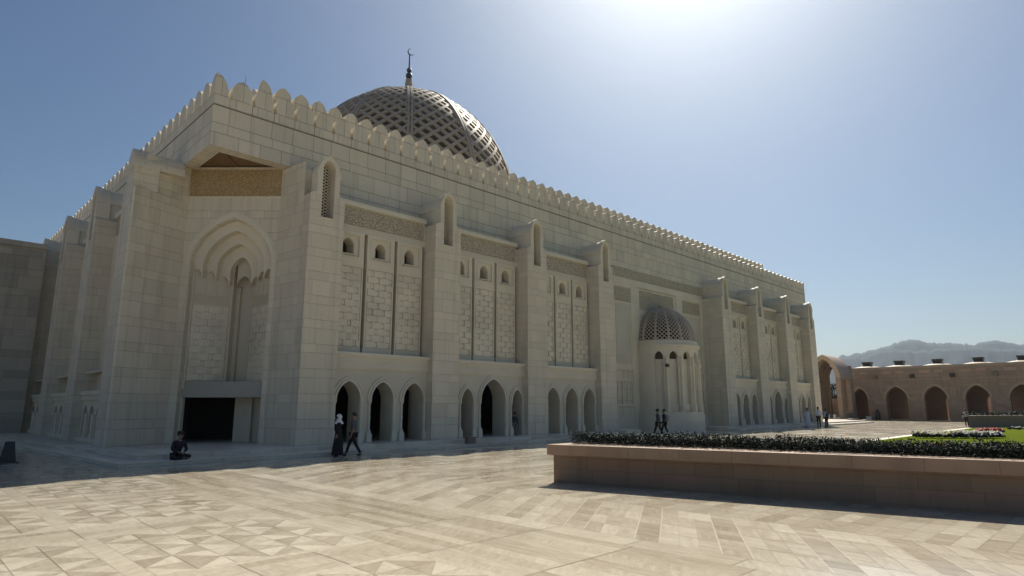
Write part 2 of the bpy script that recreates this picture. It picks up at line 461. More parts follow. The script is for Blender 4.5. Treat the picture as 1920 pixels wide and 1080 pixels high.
# --- merlons
PROF=[(.490,0),(.490,.42),(.40,.44),(.405,.52),(.435,.74),(.425,.93),(.365,1.13),(.22,1.31),(0,1.42)]
def merlon_mb(o,fr,uc,w0,z0,k=1.0):
    L=[(-x*k,z) for x,z in PROF]+[(x*k,z) for x,z in PROF[-2::-1]]
    n=len(L); P=[fr(uc+x,w0,z0+z) for x,z in L]+[fr(uc+x,w0+.5,z0+z) for x,z in L]
    o.add(P,[list(range(n)),list(range(n,2*n))[::-1]]+[(i,(i+1)%n,n+(i+1)%n,n+i) for i in range(n)])
mers=[]
def rowm(fr,u0,u1,w,z0,flip=False):
    n=round((u1-u0)/1.0097); p=(u1-u0)/n
    for i in range(n): mers.append((fr,u0+p*(i+.5),w,z0,p/1.0))
rowm(F_front,WX+.66,X1-.66,WY,14.86); rowm(F_left,WY+.66,YB,WX,14.86)
rowm(F_front,WX+d+.66,X1-d-.66,WY+d,17.10); rowm(F_left,WY+d+.66,YB-d,WX+d,17.10)
def mkey(m): c=m[0](m[1],m[2],m[3]); return c[0]**2+c[1]**2
mers.sort(key=mkey)
proto={}
rest=MB()
for i,m in enumerate(mers):
    fr,uc,w,z0,k=m
    if i>=92: merlon_mb(rest,fr,uc,w,z0,k*.99); continue
    key=(fr,round(k,4),)
    if key not in proto:
        o=MB(); merlon_mb(o,fr,0,0,0,k*.99); ob=o.build('merlon',M['upper']); proto[key]=ob; src=ob
    else:
        src=proto[key].copy(); col.objects.link(src)
    src.location=fr(uc,w,z0); src.parent=mosque; src.matrix_parent_inverse=Matrix.Translation((-42,-60,0))
mpart(rest,'merlon',M['upper'],kind='stuff')
def hprof(x):                                              # corner merlon height over the distance from the corner
    T=[(0,1.46),(.22,1.34),(.40,1.15),(.52,.95),(.56,.75),(.53,.56)]
    return fn([(0,1.46),(.16,1.42),(.32,1.31),(.45,1.13),(.545,.90),(.59,.66),(.60,.44),(.66,.43)])(x)
for (cx,cy,sx,sy,z0) in ((WX,WY,1,1,14.86),(WX+d,WY+d,1,1,17.10),(X1,WY,-1,1,14.86),(X1-d,WY+d,-1,1,17.10)):
    o=MB(); n=14; g_=[.655*i/n for i in range(n+1)]; P=[]
    for a in g_:
        for b_ in g_: P.append((cx+sx*a,cy+sy*b_,z0+hprof(max(a,b_))))
    for a in g_:
        for b_ in g_: P.append((cx+sx*a,cy+sy*b_,z0))
    K=(n+1)**2; q=lambda i,j:i*(n+1)+j; F=[]
    for i in range(n):
        for j in range(n): F+=[(q(i,j),q(i+1,j),q(i+1,j+1),q(i,j+1)),(K+q(i,j),K+q(i,j+1),K+q(i+1,j+1),K+q(i+1,j))]
    for i in range(n):
        for a,b_ in ((q(i,0),q(i+1,0)),(q(i,n),q(i+1,n)),(q(0,i),q(0,i+1)),(q(n,i),q(n,i+1))): F.append((a,b_,K+b_,K+a))
    o.add(P,F); mpart(o,'corner_merlon',M['upper'])
# lightning rods on the parapet
mb=MB()
for x in (9.9,13.4): mb.tube([(x,WY+.3,16.1),(x,WY+.3,16.75)],.009,4)
mpart(mb,'lightning_rod',M['metal'])

# --- buttresses
def buttress(fr,u,w,depth,lattice=True,flip=False):
    """pier with hooded head and a tall slit; u..u+1.7 along the wall, front face at w"""
    root=MB(); W=1.7; c=u+W/2; h=.30
    root.slab(fr,w,w+depth,[u,u+W],.0,10.22)
    # head slab with the slit: left jamb, right jamb, above, below
    d1=.62
    shoulder=lambda s: 11.25
    root.slab(fr,w,w+d1,[u,c-h],10.22,11.25); root.slab(fr,w,w+d1,[c+h,u+W],10.22,11.25)
    root.slab(fr,w+d1,w+depth,[u,u+W],10.22,11.25)
    # sloped shoulders
    for a,b_,za,zb in ((u,u+.30,11.25,11.42),(u+W-.30,u+W,11.42,11.25)):
        root.slab(fr,w,w+depth,[a,b_],11.25,fn([(a,za),(b_,zb)]))
    ob=mpart(root,'buttress',M['stone'])
    cap=MB(); a,b_=u+.30,u+W-.30
    cap.slab(fr,w+.003,w+d1,[a,c-h],11.25,12.25); cap.slab(fr,w+.003,w+d1,[c+h,b_],11.25,12.25)
    H=arch(c,(b_-a)/2,12.25,13.12,p=.72); S=arch(c,h,12.55,12.93,p=.9)
    us=sorted(set([p[0] for p in H if abs(p[0]-c)>h]+[p[0] for p in S]))
    Hf,Sf=fn(H),fn(S)
    cap.slab(fr,w+.003,w+d1,[x for x in us if x<=c-h+1e-6],12.25,Hf)
    cap.slab(fr,w+.003,w+d1,[x for x in us if x>=c+h-1e-6],12.25,Hf)
    cap.slab(fr,w+.003,w+d1,[p[0] for p in S],Sf,Hf)
    cap.slab(fr,w+d1,w+depth,[a+.10,b_-.10],11.25,12.22)
    H2=arch(c,(b_-a)/2-.02,12.22,13.05,p=.72); cap.slab(fr,w+d1,w+depth,[p[0] for p in H2],12.22,fn(H2))
    H3o=arch(c,(b_-a)/2+.05,12.2,13.19,p=.72); H3i=arch(c,(b_-a)/2,12.2,13.12,p=.72)
    cap.ring(fr,w-.03,w+.25,H3i,H3o)
    cp=mpart(cap,'cap',M['trim'],ob)
    # slit back: dark plate with a stone diamond lattice
    s=MB(); s.slab(fr,w+d1-.02,w+d1-.005,[c-h,c+h],10.22,12.9,1)
    z=10.3
    while z<12.75:
        for q in (0,1):
            p0=fr(c-h,w+d1-.07,z+(.3 if q else 0)); p1=fr(c+h,w+d1-.07,z+(0 if q else .3))
            s.tube([p0,p1],.028,4,0)
        z+=.15
    s.slab(fr,w-.03,w+.12,[c-h-.06,c+h+.06],10.16,10.24,0)
    mpart(s,'slit_screen',[M['trim'],M['dark']],ob)
    return ob
PX=[12.3,19.3,26.2,33.1,50.55,57.35,64.1,70.4]
for x in PX: buttress(F_front,x,25.0,1.95)
for y in (36.4,43.6,50.9): buttress(F_left,y,6.5,2.05)

# --- bays between buttresses
def relief(o,fr,w,u0,u1,z0,z1,mi=0,rh=.315,seed=0):
    rr=random.Random(seed); z=z0; r=0
    while z+rh*.6<z1:
        u=u0+.03-(.32 if r%2 else 0)
        while u<u1:
            L=.50; a,b_=max(u,u0+.02),min(u+L,u1-.02)
            if b_-a>.12: o.slab(fr,w-rr.choice((.015,.03,.045,.06)),w,[a,b_],z+.012,z+rh-.012,mi)
            u+=L+.02
            a,b_=max(u,u0+.02),min(u+.13,u1-.02)
            if b_-a>.06: o.slab(fr,w-.012,w,[a,b_],z+.07,z+rh-.07,mi)
            u+=.15
        z+=rh; r+=1
def bay(fr,b0,b1,w0,kind,name_seed,lower=True,first_visible=True):
    """w0 = buttress front plane; bay from b0 to b1"""
    wl,wu=w0+.45,w0+.90; W=b1-b0; s=W/5.3
    o=MB()
    # upper wall body behind the panels, frieze surround and coping
    o.slab(fr,wu+.42,w0+1.93,[b0,b1],4.30,8.8)
    o.slab(fr,wu,w0+1.93,[b0,b1],10.15,10.46)
    o.slab(fr,wu+.05,w0+1.93,[b0,b1],10.46,11.40)
    bw=mpart(o,'bay_wall',M['trim2'])
    o=MB(); o.slab(fr,wu-.08,w0+1.93,[b0,b1],11.40,11.62); o.slab(fr,wu-.03,w0+1.93,[b0,b1],11.62,11.68)
    mpart(o,'coping',M['trim'],bw)
    o=MB(); o.slab(fr,wu+.02,wu+.049,[b0+.1,b1-.1],10.50,11.36); mpart(o,'carved_frieze',M['carve'],bw)
    edges=[(b0,b0+1.66*s),(b0+1.84*s,b0+3.41*s),(b0+3.59*s,b0+5.14*s)]
    for i,(a,b_) in enumerate(edges):
        p=MB(); c=(a+b_)/2; hw=.55*s; 
        zt,zb=9.98,8.94
        p.slab(fr,wu,wu+.42,[a,b_],zt,10.15,0); p.slab(fr,wu,wu+.42,[a,c-hw],zb,zt,0); p.slab(fr,wu,wu+.42,[c+hw,b_],zb,zt,0)
        p.slab(fr,wu,wu+.42,[a,b_],8.45,zb,0)
        holed(p,fr,wu+.07,wu+.75,c-hw,c+hw,zb,zt,[(c,.30*s,9.06,9.50,9.84)],0)
        p.slab(fr,wu-.035,wu+.07,[c-.36*s,c+.36*s],9.0,9.05,0)          # window sill
        fw=.03
        p.slab(fr,wu-fw,wu,[c-hw-.07,c-hw],zb-.07,zt+.07,0); p.slab(fr,wu-fw,wu,[c+hw,c+hw+.07],zb-.07,zt+.07,0)
        p.slab(fr,wu-fw,wu,[c-hw,c+hw],zt,zt+.07,0); p.slab(fr,wu-fw,wu,[c-hw,c+hw],zb-.07,zb,0)
        p.slab(fr,wu+.05,wu+.42,[a,b_],4.62,8.45,2); p.slab(fr,wu+.02,wu+.42,[a-.03,b_+.03],4.30,4.62,0)
        p.slab(fr,wu,wu+.05,[a,a+.07],4.62,8.45,0); p.slab(fr,wu,wu+.05,[b_-.07,b_],4.62,8.45,0)
        relief(p,fr,wu+.05,a+.07,b_-.07,4.64,8.42,1,seed=name_seed*7+i)
        pp=mpart(p,'bay_panel',[M['trim'],M['block'],M['mortar']])
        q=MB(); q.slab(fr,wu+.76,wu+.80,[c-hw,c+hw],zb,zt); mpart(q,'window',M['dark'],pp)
    # ledge band
    o=MB()
    o.slab(fr,wl-.17,wu+.42,[b0,b1],4.20,4.33); o.slab(fr,wl-.12,wu,[b0,b1],4.12,4.20)
    o.slab(fr,wl-.05,wu,[b0,b1],3.78,4.12); o.slab(fr,wl-.08,wl-.05,[b0,b1],3.94,3.98)
    o.slab(fr,wl-.10,wu,[b0,b1],3.66,3.78); o.slab(fr,wl-.05,wu,[b0,b1],3.58,3.66)
    mpart(o,'ledge',M['trim'])
    # arcade
    if kind=='A': H=[(b0+.90*s,.60*s,.0,2.22,3.03),(b0+2.69*s,.60*s,.0,2.22,3.03),(b0+4.48*s,.60*s,.0,2.22,3.03)]
    elif kind=='B': H=[(b0+.98*s,.42*s,.0,2.15,2.84),(b0+2.90*s,.93*s,.0,2.25,3.38),(b0+4.80*s,.42*s,.0,2.15,2.84)]
    else: H=[(b0+W*(k+.5)/4,.36*W/5.3,1.0,2.35,2.95) for k in range(4)]
    o=MB(); holed(o,fr,wl,wl+1.0,b0,b1,.0,3.58,H,0)
    aw=mpart(o,'arcade_wall',M['trim2'])
    for uc,h,zb,zs,za in H:
        q=MB(); hood(q,fr,wl-.09,wl,uc,h,zs,za,.0,.09,drop=.1); hood(q,fr,wl-.03,wl,uc,h,zs,za,.09,.15,drop=.1); hood(q,fr,wl-.07,wl,uc,h,zs,za,.15,.21,drop=.1)
        mpart(q,'arch_moulding',M['trim'],aw)
        if kind in 'AB':
            for sgn in (-1,1):
                q=MB(); uu=uc+sgn*(h+.075); x,y,_=fr(uu,wl-.03,0)
                q.lathe(x,y,[(.095,.72),(.095,.80),(.06,.86),(.055,1.3),(.07,1.34),(.07,1.40),(.055,1.44),(.055,1.98),(.08,2.05),(.1,2.12),(.1,zs)],8)
                q.slab(fr,wl-.13,wl-.001,[uu-.13,uu+.13],.3,.66); q.slab(fr,wl-.10,wl-.001,[uu-.10,uu+.10],.66,.74)
                mpart(q,'colonnette',M['trim'],aw)
    if kind=='A' and name_seed==3:       # low screen wall filling the backs of these arches
        o=MB(); o.slab(fr,wl+1.0,wl+1.15,[b0,b1],.3,2.05); mpart(o,'screen_wall',M['trim2'],aw)
for i,(k,a,b_) in enumerate((('A',0,1),('B',1,2),('A',2,3),('A',4,5),('B',5,6),('A',6,7))):
    bay(F_front,PX[a]+1.7,PX[b_],25.0,k,i+1)
# left facade bays
def left_bay(y0,y1):
    o=MB(); w0=6.5
    c=(y0+y1)/2
    holed(o,F_left,w0+.9,w0+1.6,y0,y1,2.6,10.46,[(c,1.15,2.7,6.7,8.2)])
    o.slab(F_left,w0+1.6,w0+2.04,[y0,y1],2.6,10.46); o.slab(F_left,w0+.95,w0+2.04,[y0,y1],10.46,11.4)
    bw=mpart(o,'bay_wall',M['trim2'])
    o=MB(); hood(o,F_left,w0+.84,w0+.9,c,1.15,6.7,8.2,.05,.2,drop=4.0); mpart(o,'niche_moulding',M['trim'],bw)
    o=MB(); o.slab(F_left,w0+.8,w0+2.04,[y0,y1],11.4,11.65); mpart(o,'coping',M['trim'],bw)
    o=MB(); o.slab(F_left,w0+.92,w0+.949,[y0+.1,y1-.1],10.52,11.36); mpart(o,'carved_frieze',M['carve'],bw)
    o=MB(); o.slab(F_left,w0+.28,w0+1.4,[y0,y1],2.42,2.62); o.slab(F_left,w0+.36,w0+1.4,[y0,y1],2.2,2.42); mpart(o,'ledge',M['trim'])
    o=MB(); holed(o,F_left,w0+.45,w0+1.2,y0,y1,.0,2.2,[(y0+(y1-y0)*(k+.5)/4,.44,.5,1.5,1.95) for k in range(4)])
    o.slab(F_left,w0+.32,w0+.45,[y0,y1],0,.5)
    aw=mpart(o,'arcade_wall',M['trim'])
    for k in range(5):
        q=MB(); u=y0+(y1-y0)*k/4
        if 0<k<4: q.lathe(w0+.40,u,[(.10,.5),(.10,.62),(.06,.7),(.09,1.0),(.06,1.4),(.10,1.48),(.10,1.56)],8); mpart(q,'colonnette',M['trim'],aw)
left_bay(31.25,36.4); left_bay(38.1,43.6); left_bay(45.3,50.9)

# --- corner: splayed pier faces, diagonal portal wall, overhang
mb=MB()
Pp=(9.0,30.57); Q=(12.05,27.52)
mb.prism([(6.5,29.6),(6.56,29.57),Pp,(9.6,31.25),(6.5,31.25)],0,10.2)       # left corner pier
mb.prism([(6.5,29.6),(6.56,29.57),Pp,(9.6,31.25),(6.5,31.25)],10.2,11.25)
mb.prism([(6.95,29.93),Pp,(9.6,31.25),(6.95,31.25)],11.25,12.95)
mb.prism([(12.3,25.62),(12.3,26.94),(12.4,27.6),Q],0,12.9)
mb.box(12.31,12.70,25.75,26.93,11.3,12.6)                   # splay of the front pier
mpart(mb,'corner_pier',M['stone'])
o=MB(); w=6.5; u=29.57; W=1.68; c=u+W/2; a,b_=u+.3,u+W-.3
H=arch(c,(b_-a)/2,12.25,13.12,p=.72)
o.slab(F_left,w,w+1.0,[a,b_],11.25,12.25); o.slab(F_left,w,w+2.04,[p[0] for p in H],12.25,fn(H))
o.slab(F_left,w-.03,w+.6,[p[0] for p in arch(c,(b_-a)/2+.05,12.2,13.19,p=.72)],12.2,fn(arch(c,(b_-a)/2+.05,12.2,13.19,p=.72)))
mpart(o,'corner_pier_cap',M['stone'])
# portal wall
S0,S1=-2.17,2.17; sc=.06
o=MB()
holed(o,F_diag,0,.32,S0,S1,2.30,13.05,[(sc,1.86,2.30,8.35,10.50)])
o.slab(F_diag,0,.32,[S0,-1.80],0,2.30); o.slab(F_diag,0,.32,[1.92,S1],0,2.30)
pw=mpart(o,'portal_wall',M['stone'])
o=MB(); hood(o,F_diag,-.05,0,sc,1.86,8.35,10.50,.05,.22); hood(o,F_diag,-.025,0,sc,1.86,8.35,10.50,.22,.30)
o.slab(F_diag,.32,.55,[S0,-1.72],.3,8.35); o.slab(F_diag,.32,.55,[1.84,S1],.3,8.35)
mpart(o,'portal_moulding',M['trim'],pw)
# nested pointed arches, each deeper and smaller
ds=[.32,.75,1.15,1.5]; hs=[1.86,1.42,.97,.50]; za=[10.50,10.03,9.50,8.95]; zsp=[8.35,8.42,8.38,8.2]
for k in range(1,4):
    o=MB(); A_=arch(sc,hs[k],zsp[k],za[k],p=.72); big=hs[k-1]+.1
    o.slab(F_diag,ds[k-1],ds[k],[p[0] for p in A_],fn(A_),11.2)
    for sg in (-1,1):                                     # cusped feet
        i0,i1=sc+sg*hs[k],sc+sg*(hs[k-1]+.04)
        lo_,hi_=min(i0,i1),max(i0,i1); m=(lo_+hi_)/2; hh=(hi_-lo_)/2-.03
        B=arch(m,hh,zsp[k]-.62,zsp[k]-.22,p=.85); B=[(lo_,zsp[k]-.62)]+B+[(hi_,zsp[k]-.62)]
        o.slab(F_diag,ds[k-1],ds[k],[p[0] for p in B],fn(B),11.2)
    mpart(o,'nested_arch',M['trim'],pw)
# niche: splayed side walls, slot, sill and lintel
def seg_frame(p0,p1):
    dx,dy=p1[0]-p0[0],p1[1]-p0[1]; L=math.hypot(dx,dy); tx,ty=dx/L,dy/L
    return L,(lambda u,w,z:F_diag(p0[0]+tx*u-ty*w,p0[1]+ty*u+tx*w,z))
for p0,p1,nm in (((-1.80,.34),(-.42,1.52),1),((.54,1.52),(1.92,.34),2)):
    L,fr=seg_frame(p0,p1); o=MB()
    o.slab(fr,0,.3,[0,L],3.0,9.6,0)
    o.slab(fr,-.05,0,[0,.08],3.0,7.9,0); o.slab(fr,-.05,0,[L-.1,L],3.0,7.9,0)
    o.slab(fr,-.03,0,[.08,L-.1],6.62,7.0,1); 
    for q in range(3):
        a=.12+q*(L-.3)/3; b2=a+(L-.3)/3-.08
        o.slab(fr,-.035,0,[a,b2],7.05,7.55,0); o.slab(fr,-.05,-.035,[a+.1,b2-.1],7.15,7.45,0)
    relief(o,fr,0,.10,L-.12,3.05,6.6,2,seed=40+nm)
    for q in range(22): 
        a=.12+q*(L-.3)/22; o.slab(fr,-.055,-.03,[a,a+.035],6.64,6.98,0)
    mpart(o,'niche_side',[M['trim2'],M['trim2'],M['block']],pw)
o=MB()
o.slab(F_diag,2.1,2.3,[-.45,.57],3.0,9.4); o.slab(F_diag,1.50,2.1,[-.46,-.40],3.0,9.4); o.slab(F_diag,1.50,2.1,[.52,.58],3.0,9.4)
A_=arch(sc,.36,7.6,8.1); o.slab(F_diag,1.6,1.75,[p[0] for p in A_],fn(A_),9.4)
o.slab(F_diag,1.9,2.1,[-.40,-.22],3.0,7.6); o.slab(F_diag,1.9,2.1,[.34,.52],3.0,7.6)
mpart(o,'niche_slot',M['trim2'],pw)
o=MB(); o.slab(F_diag,.30,2.3,[-1.80,1.92],2.30,2.68); o.slab(F_diag,.36,2.3,[-1.80,1.92],2.68,3.0)
mpart(o,'lintel',plainstone('grey_lintel_stone',(.40,.37,.31)),pw)
o=MB()                                                     # portal interior
o.slab(F_diag,1.75,1.95,[.02,2.2],.0,2.30); o.slab(F_diag,1.55,1.75,[.62,.90],0,2.3); o.slab(F_diag,.32,2.4,[1.95,2.2],0,2.3)
o.slab(F_diag,1.6,2.0,[1.25,1.9],.3,.85)
mpart(o,'portal_interior',M['trim2'],pw)
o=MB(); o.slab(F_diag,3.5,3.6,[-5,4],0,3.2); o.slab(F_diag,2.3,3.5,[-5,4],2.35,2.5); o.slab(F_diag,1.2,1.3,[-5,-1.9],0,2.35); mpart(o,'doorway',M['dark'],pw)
o=MB(); o.slab(F_diag,-.02,0,[S0+.02,S1-.02],11.60,12.92); mpart(o,'mosaic_panel',M['mosaic'],pw)
o=MB(); o.slab(F_diag,-.045,0,[S0,S1],11.52,11.59); mpart(o,'panel_sill',M['trim'],pw)
# overhang soffit: stone border then recessed timber ceiling
o=MB()
o.prism([(WX+.55,WY+.55),(12.3,WY+.55),(12.3,WY+.60),(WX+.60,WY+.60),(WX+.60,31.1),(WX+.55,31.1)],12.95,13.2)
mpart(o,'soffit_border',M['trim'])
o=MB(); o.prism([(WX+.60,WY+.60),(12.4,WY+.60),(12.4,28.0),(9.2,31.2),(WX+.60,31.2)],13.12,13.3)
for q in (0,1,2):                                       # carved ribs on the timber
    e=.4*q; o.prism([(WX+1.0+e,30.4-e*1.2),(WX+1.1+e,30.4-e*1.2),(12-e*1.2,WY+1.1+e),(12-e*1.2,WY+1.0+e)],13.06,13.12)
o.prism([(WX+1,WY+1),(WX+1.1,WY+1),(10.7,29.2),(10.6,29.3)],13.06,13.12)
mpart(o,'timber_ceiling',M['wood'])
# right-hand corner
o=MB(); o.prism([(72.1,26.5),(75.0,29.5),(75.4,31),(72,28)],0,12.95); o.box(75,77.5,29.6,31.3,0,12.6)
mpart(o,'corner_pier',M['stone'])

# --- central recess behind the apse
o=MB(); y=WY
def fb(x0,x1,z0,z1,dd,mi=0,w=None): o.slab(F_front,WY-dd,WY if w is None else w,[x0,x1],z0,z1,mi)
fb(34.8,50.55,0,1.12,.10); fb(34.8,50.55,1.12,1.2,.13)
for a,b_ in ((39.55,40.40),(46.10,47.10)): fb(a,b_,1.2,11.0,.08)
for a,b_ in ((34.8,37.4),(50.2,50.55)): fb(a,b_,1.2,11.0,.05)
fb(34.8,50.55,11.0,11.5,.09)
for x0,x1 in ((37.4,39.55),(47.10,50.2)):
    fb(x0,x1,4.6,4.95,.06); fb(x0,x0+.12,4.95,9.5,.04); fb(x1-.12,x1,4.95,9.5,.04); fb(x0,x1,9.5,9.66,.07); fb(x0,x1,10.8,11.0,.06)
    fb(x0,x1,3.75,3.9,.05)
    n=3; w_=(x1-x0-.3)/n
    for k in range(n+1): fb(x0+.1+k*w_,x0+.2+k*w_,2.1,3.7,.10)
    fb(x0,x1,1.9,2.08,.07)
for x0,x1 in ((40.4,40.75),(45.8,46.1)): fb(x0,x1,1.2,10.9,.04)
cr=mpart(o,'recess_frames',M['trim'])
o=MB(); fb(34.8,50.55,11.56,12.28,.03)
for x0,x1 in ((37.5,39.45),(47.2,50.1)): fb(x0,x1,9.72,10.72,.02)
fb(40.8,45.75,9.3,10.8,.02); mpart(o,'carved_frieze',M['carve'],cr)
pale=plainstone('pale_panel',(.58,.54,.46))
for x0,x1 in ((37.6,39.35),(47.3,50.0)):
    o=MB(); fb(x0,x1,5.05,9.4,.02); mpart(o,'recess_panel',pale,cr)
o=MB(); o.box(33.8,35.4,23.6,25.9,0,.42); mpart(o,'plinth_block',M['trim'])

# --- apse with small lattice dome
acx,acy,AR=43.0,26.5,2.75
Fc=lambda u,w,z:(acx+(AR-w)*math.cos(R(u)),acy+(AR-w)*math.sin(R(u)),z)
o=MB(); WC=[206.5+23*k for k in range(6)]
holed(o,Fc,0,.28,168,372,1.5,6.1,[(c,6.6,1.5,5.55,5.95) for c in WC],0,seg=4)
o.slab(Fc,-.28,.0,span(168,372,50),0,.12); o.slab(Fc,-.22,.0,span(168,372,50),.12,1.30); o.slab(Fc,-.15,.0,span(168,372,50),1.3,1.5)
o.slab(Fc,.3,.5,span(168,372,40),1.5,5.38)
apse=mpart(o,'apse',M['trim'])
o=MB(); o.slab(Fc,-.05,.3,span(168,372,50),6.1,6.28); o.slab(Fc,-.12,.4,span(168,372,50),6.28,6.46); o.slab(Fc,.05,.5,span(168,372,50),6.46,6.72)
mpart(o,'cornice',M['trim'],apse)
for k in range(5):
    a=218+23*k; o=MB(); x,y,_=Fc(a,-.04,0)
    o.lathe(x,y,[(.17,1.5),(.17,1.95),(.12,2.05),(.11,4.75),(.18,4.9),(.18,5.05),(.12,5.1),(.12,5.5)],8)
    mpart(o,'colonnette',M['trim'],apse)
o=MB()
for c in WC: o.slab(Fc,.18,.30,span(c-6.3,c+6.3,3),1.5,2.08)
mpart(o,'sill_band',M['trim'],apse)
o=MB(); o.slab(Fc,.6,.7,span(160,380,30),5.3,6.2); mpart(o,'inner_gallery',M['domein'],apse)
def lattice_dome(cx,cy,zc,a,b,nrib,a0,ang0,ang1,cells,slope,sw,th,tmax,ribw,parent,inner,mats,rib_mats):
    """stone lattice: two families of spiral straps between meridian ribs; profile t in 0..1 (base..top)"""
    prof=lambda t:(a*math.cos(t*math.pi/2),zc+b*math.sin(t*math.pi/2))
    arc=[0.0]; n=60
    for i in range(n):
        p,q=prof(i/n),prof((i+1)/n); arc.append(arc[-1]+math.hypot(p[0]-q[0],p[1]-q[1]))
    def pt(th_,t,off):
        r,z=prof(t); k=t*math.pi/2; nr,nz=math.cos(k)/a,math.sin(k)/b; L=math.hypot(nr,nz); nr/=L; nz/=L
        r+=nr*off; z+=nz*off
        return Vector((cx+r*math.cos(th_),cy+r*math.sin(th_),z))
    o=MB(); N_=nrib*cells
    for fam in (1,-1):
        for k in range(N_):
            P=[]; F=[]; cnt=0
            for i in range(n+1):
                t=i/n
                if t>tmax: break
                th0=2*math.pi*k/N_+R(a0)+fam*R(slope)*arc[i]
                c=pt(th0,t,0); nx=pt(th0+fam*R(slope)*.2,min(1,t+.2*(1/arc[-1])),0)-c
                out=(pt(th0,t,1)-c).normalized(); side=nx.normalized().cross(out).normalized()
                ww=min(sw,prof(t)[0]*2*math.pi/N_*(.5 if a>5 else .40))
                for s_,q in ((-1,0),(1,0),(1,-th),(-1,-th)): P.append(c+side*ww/2*s_+out*(q+fam*.004))
                cnt+=1
            am=(math.degrees(2*math.pi*k/N_+R(a0)))%360
            for i in range(cnt-1):
                for j in range(4): F.append((4*i+j,4*i+(j+1)%4,4*i+4+(j+1)%4,4*i+4+j))
            # drop parts outside the wanted sector
            G=[]
            for f in F:
                m=sum((P[i] for i in f),Vector())/4; an=math.degrees(math.atan2(m.y-cy,m.x-cx))%360
                if ang0<=an<=ang1 or ang1-ang0>=360: G.append(f)
            o.add(P,G)
    lat=mpart(o,'lattice',mats,parent,recalc=False)
    for k in range(nrib):
        an=(a0+360*k/nrib)%360
        if not (ang0<=an<=ang1 or ang1-ang0>=360): continue
        o=MB()
        for sd in (-1,1):
            P=[]; cnt=0
            for i in range(n+1):
                t=i/n*.995; thk=R(an); c=pt(thk,t,0); out=(pt(thk,t,1)-c).normalized()
                side=Vector((-math.sin(thk),math.cos(thk),0)); rw=ribw*min(1,prof(t)[0]/a*2.2+.12)
                for s_,q in ((.16,.10),(1,.10),(1,-.3),(.16,-.3)): P.append(c+side*rw*.5*s_*sd+out*q*(1 if ribw>.3 else .4))
                cnt+=1
            F=[]
            for i in range(cnt-1):
                for j in range(4): F.append((4*i+j,4*i+(j+1)%4,4*i+4+(j+1)%4,4*i+4+j))
            o.add(P,F)
        mpart(o,'rib',rib_mats,parent,recalc=False)
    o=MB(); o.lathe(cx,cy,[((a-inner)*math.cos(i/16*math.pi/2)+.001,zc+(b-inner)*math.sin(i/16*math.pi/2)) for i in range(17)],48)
    return o
sdome=MB(); sdome.lathe(acx,acy,[(2.62,6.70),(2.62,6.82),(2.5,6.84)],40); sd_=mpart(sdome,'small_dome',M['trim'])
M['lat']=plainstone('lattice_limestone',(.52,.44,.36))
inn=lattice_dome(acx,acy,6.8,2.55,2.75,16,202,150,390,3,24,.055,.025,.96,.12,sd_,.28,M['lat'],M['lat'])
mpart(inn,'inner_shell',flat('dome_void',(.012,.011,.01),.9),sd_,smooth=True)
o=MB(); o.lathe(acx,acy,[(.3,9.5),(.22,9.62),(.06,9.75),(.0,9.9)],10); mpart(o,'dome_cap',M['dome'],sd_)
# --- main dome
DX,DY=42.0,60.7
dr=MB(); dr.lathe(DX,DY,[(15.0,14.5),(15.0,20.8),(15.3,21.0),(15.3,21.6),(14.6,21.9)],64)
dome=mpart(dr,'main_dome',M['dome'])
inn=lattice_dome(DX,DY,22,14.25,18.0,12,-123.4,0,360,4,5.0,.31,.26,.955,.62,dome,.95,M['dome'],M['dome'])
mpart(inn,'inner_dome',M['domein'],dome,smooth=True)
o=MB(); o.lathe(DX,DY,[(3.4,39.35),(2.2,39.85),(1.0,40.1),(.0,40.15)],32); mpart(o,'dome_cap',M['dome'],dome)
fin=MB(); fin.lathe(DX,DY,[(.52,39.6),(.50,40.9),(.44,41.7),(.50,41.8),(.50,41.95),(.42,42.0),(.42,42.5),(.16,42.62),(.16,42.68)],12)
fin.lathe(DX,DY,[(.001+.42*math.sin(math.pi*i/10),43.05-.42*math.cos(math.pi*i/10)) for i in range(11)],14,1)
fin.lathe(DX,DY,[(.001+.32*math.sin(math.pi*i/10),43.80-.32*math.cos(math.pi*i/10)) for i in range(11)],14,1)
fin.lathe(DX,DY,[(.10,44.05),(.07,45.9),(.03,46.0)],8,1)
fin.box(DX-.02,DX+.02,DY-.02,DY+.02,43.4,43.6,1)
# crescent, its plane facing the plaza corner
P=[];n=20; tx,ty=math.cos(R(-45)),math.sin(R(-45)); nx,ny=math.cos(R(45)),math.sin(R(45))
for i in range(n+1):
    a=R(105+215*i/n); ro=.50; c=.5*(1-math.cos(2*math.pi*i/n)); ri=ro-.16*c**.7
    for q in (ro,ri):
        for s_ in (-.05,.05): P.append((DX+tx*(q*math.cos(a)+.22)+nx*s_,DY+ty*(q*math.cos(a)+.22)+ny*s_,46.38+q*math.sin(a)))
F=[]
for i in range(n):
    a=4*i; F+=[(a,a+1,a+5,a+4),(a+2,a+6,a+7,a+3),(a,a+4,a+6,a+2),(a+1,a+3,a+7,a+5)]
fin.add(P,F,1)
mpart(fin,'finial',[M['dome'],M['bronze']],dome)

# ================================================================== WING WALL on the left
wing=thing('wing_building','dark coursed stone side wing closing the court at the far left of the mosque','building',(-10,55,0))
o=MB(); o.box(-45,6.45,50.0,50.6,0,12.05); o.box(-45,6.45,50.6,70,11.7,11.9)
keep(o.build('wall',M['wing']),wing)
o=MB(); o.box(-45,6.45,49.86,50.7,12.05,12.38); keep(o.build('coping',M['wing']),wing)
o=MB(); o.box(-2,4.6,49.9,49.999,5.6,6.1); o.box(-5,2.4,49.93,49.999,8.9,9.1); keep(o.build('string_course',M['wing']),wing)

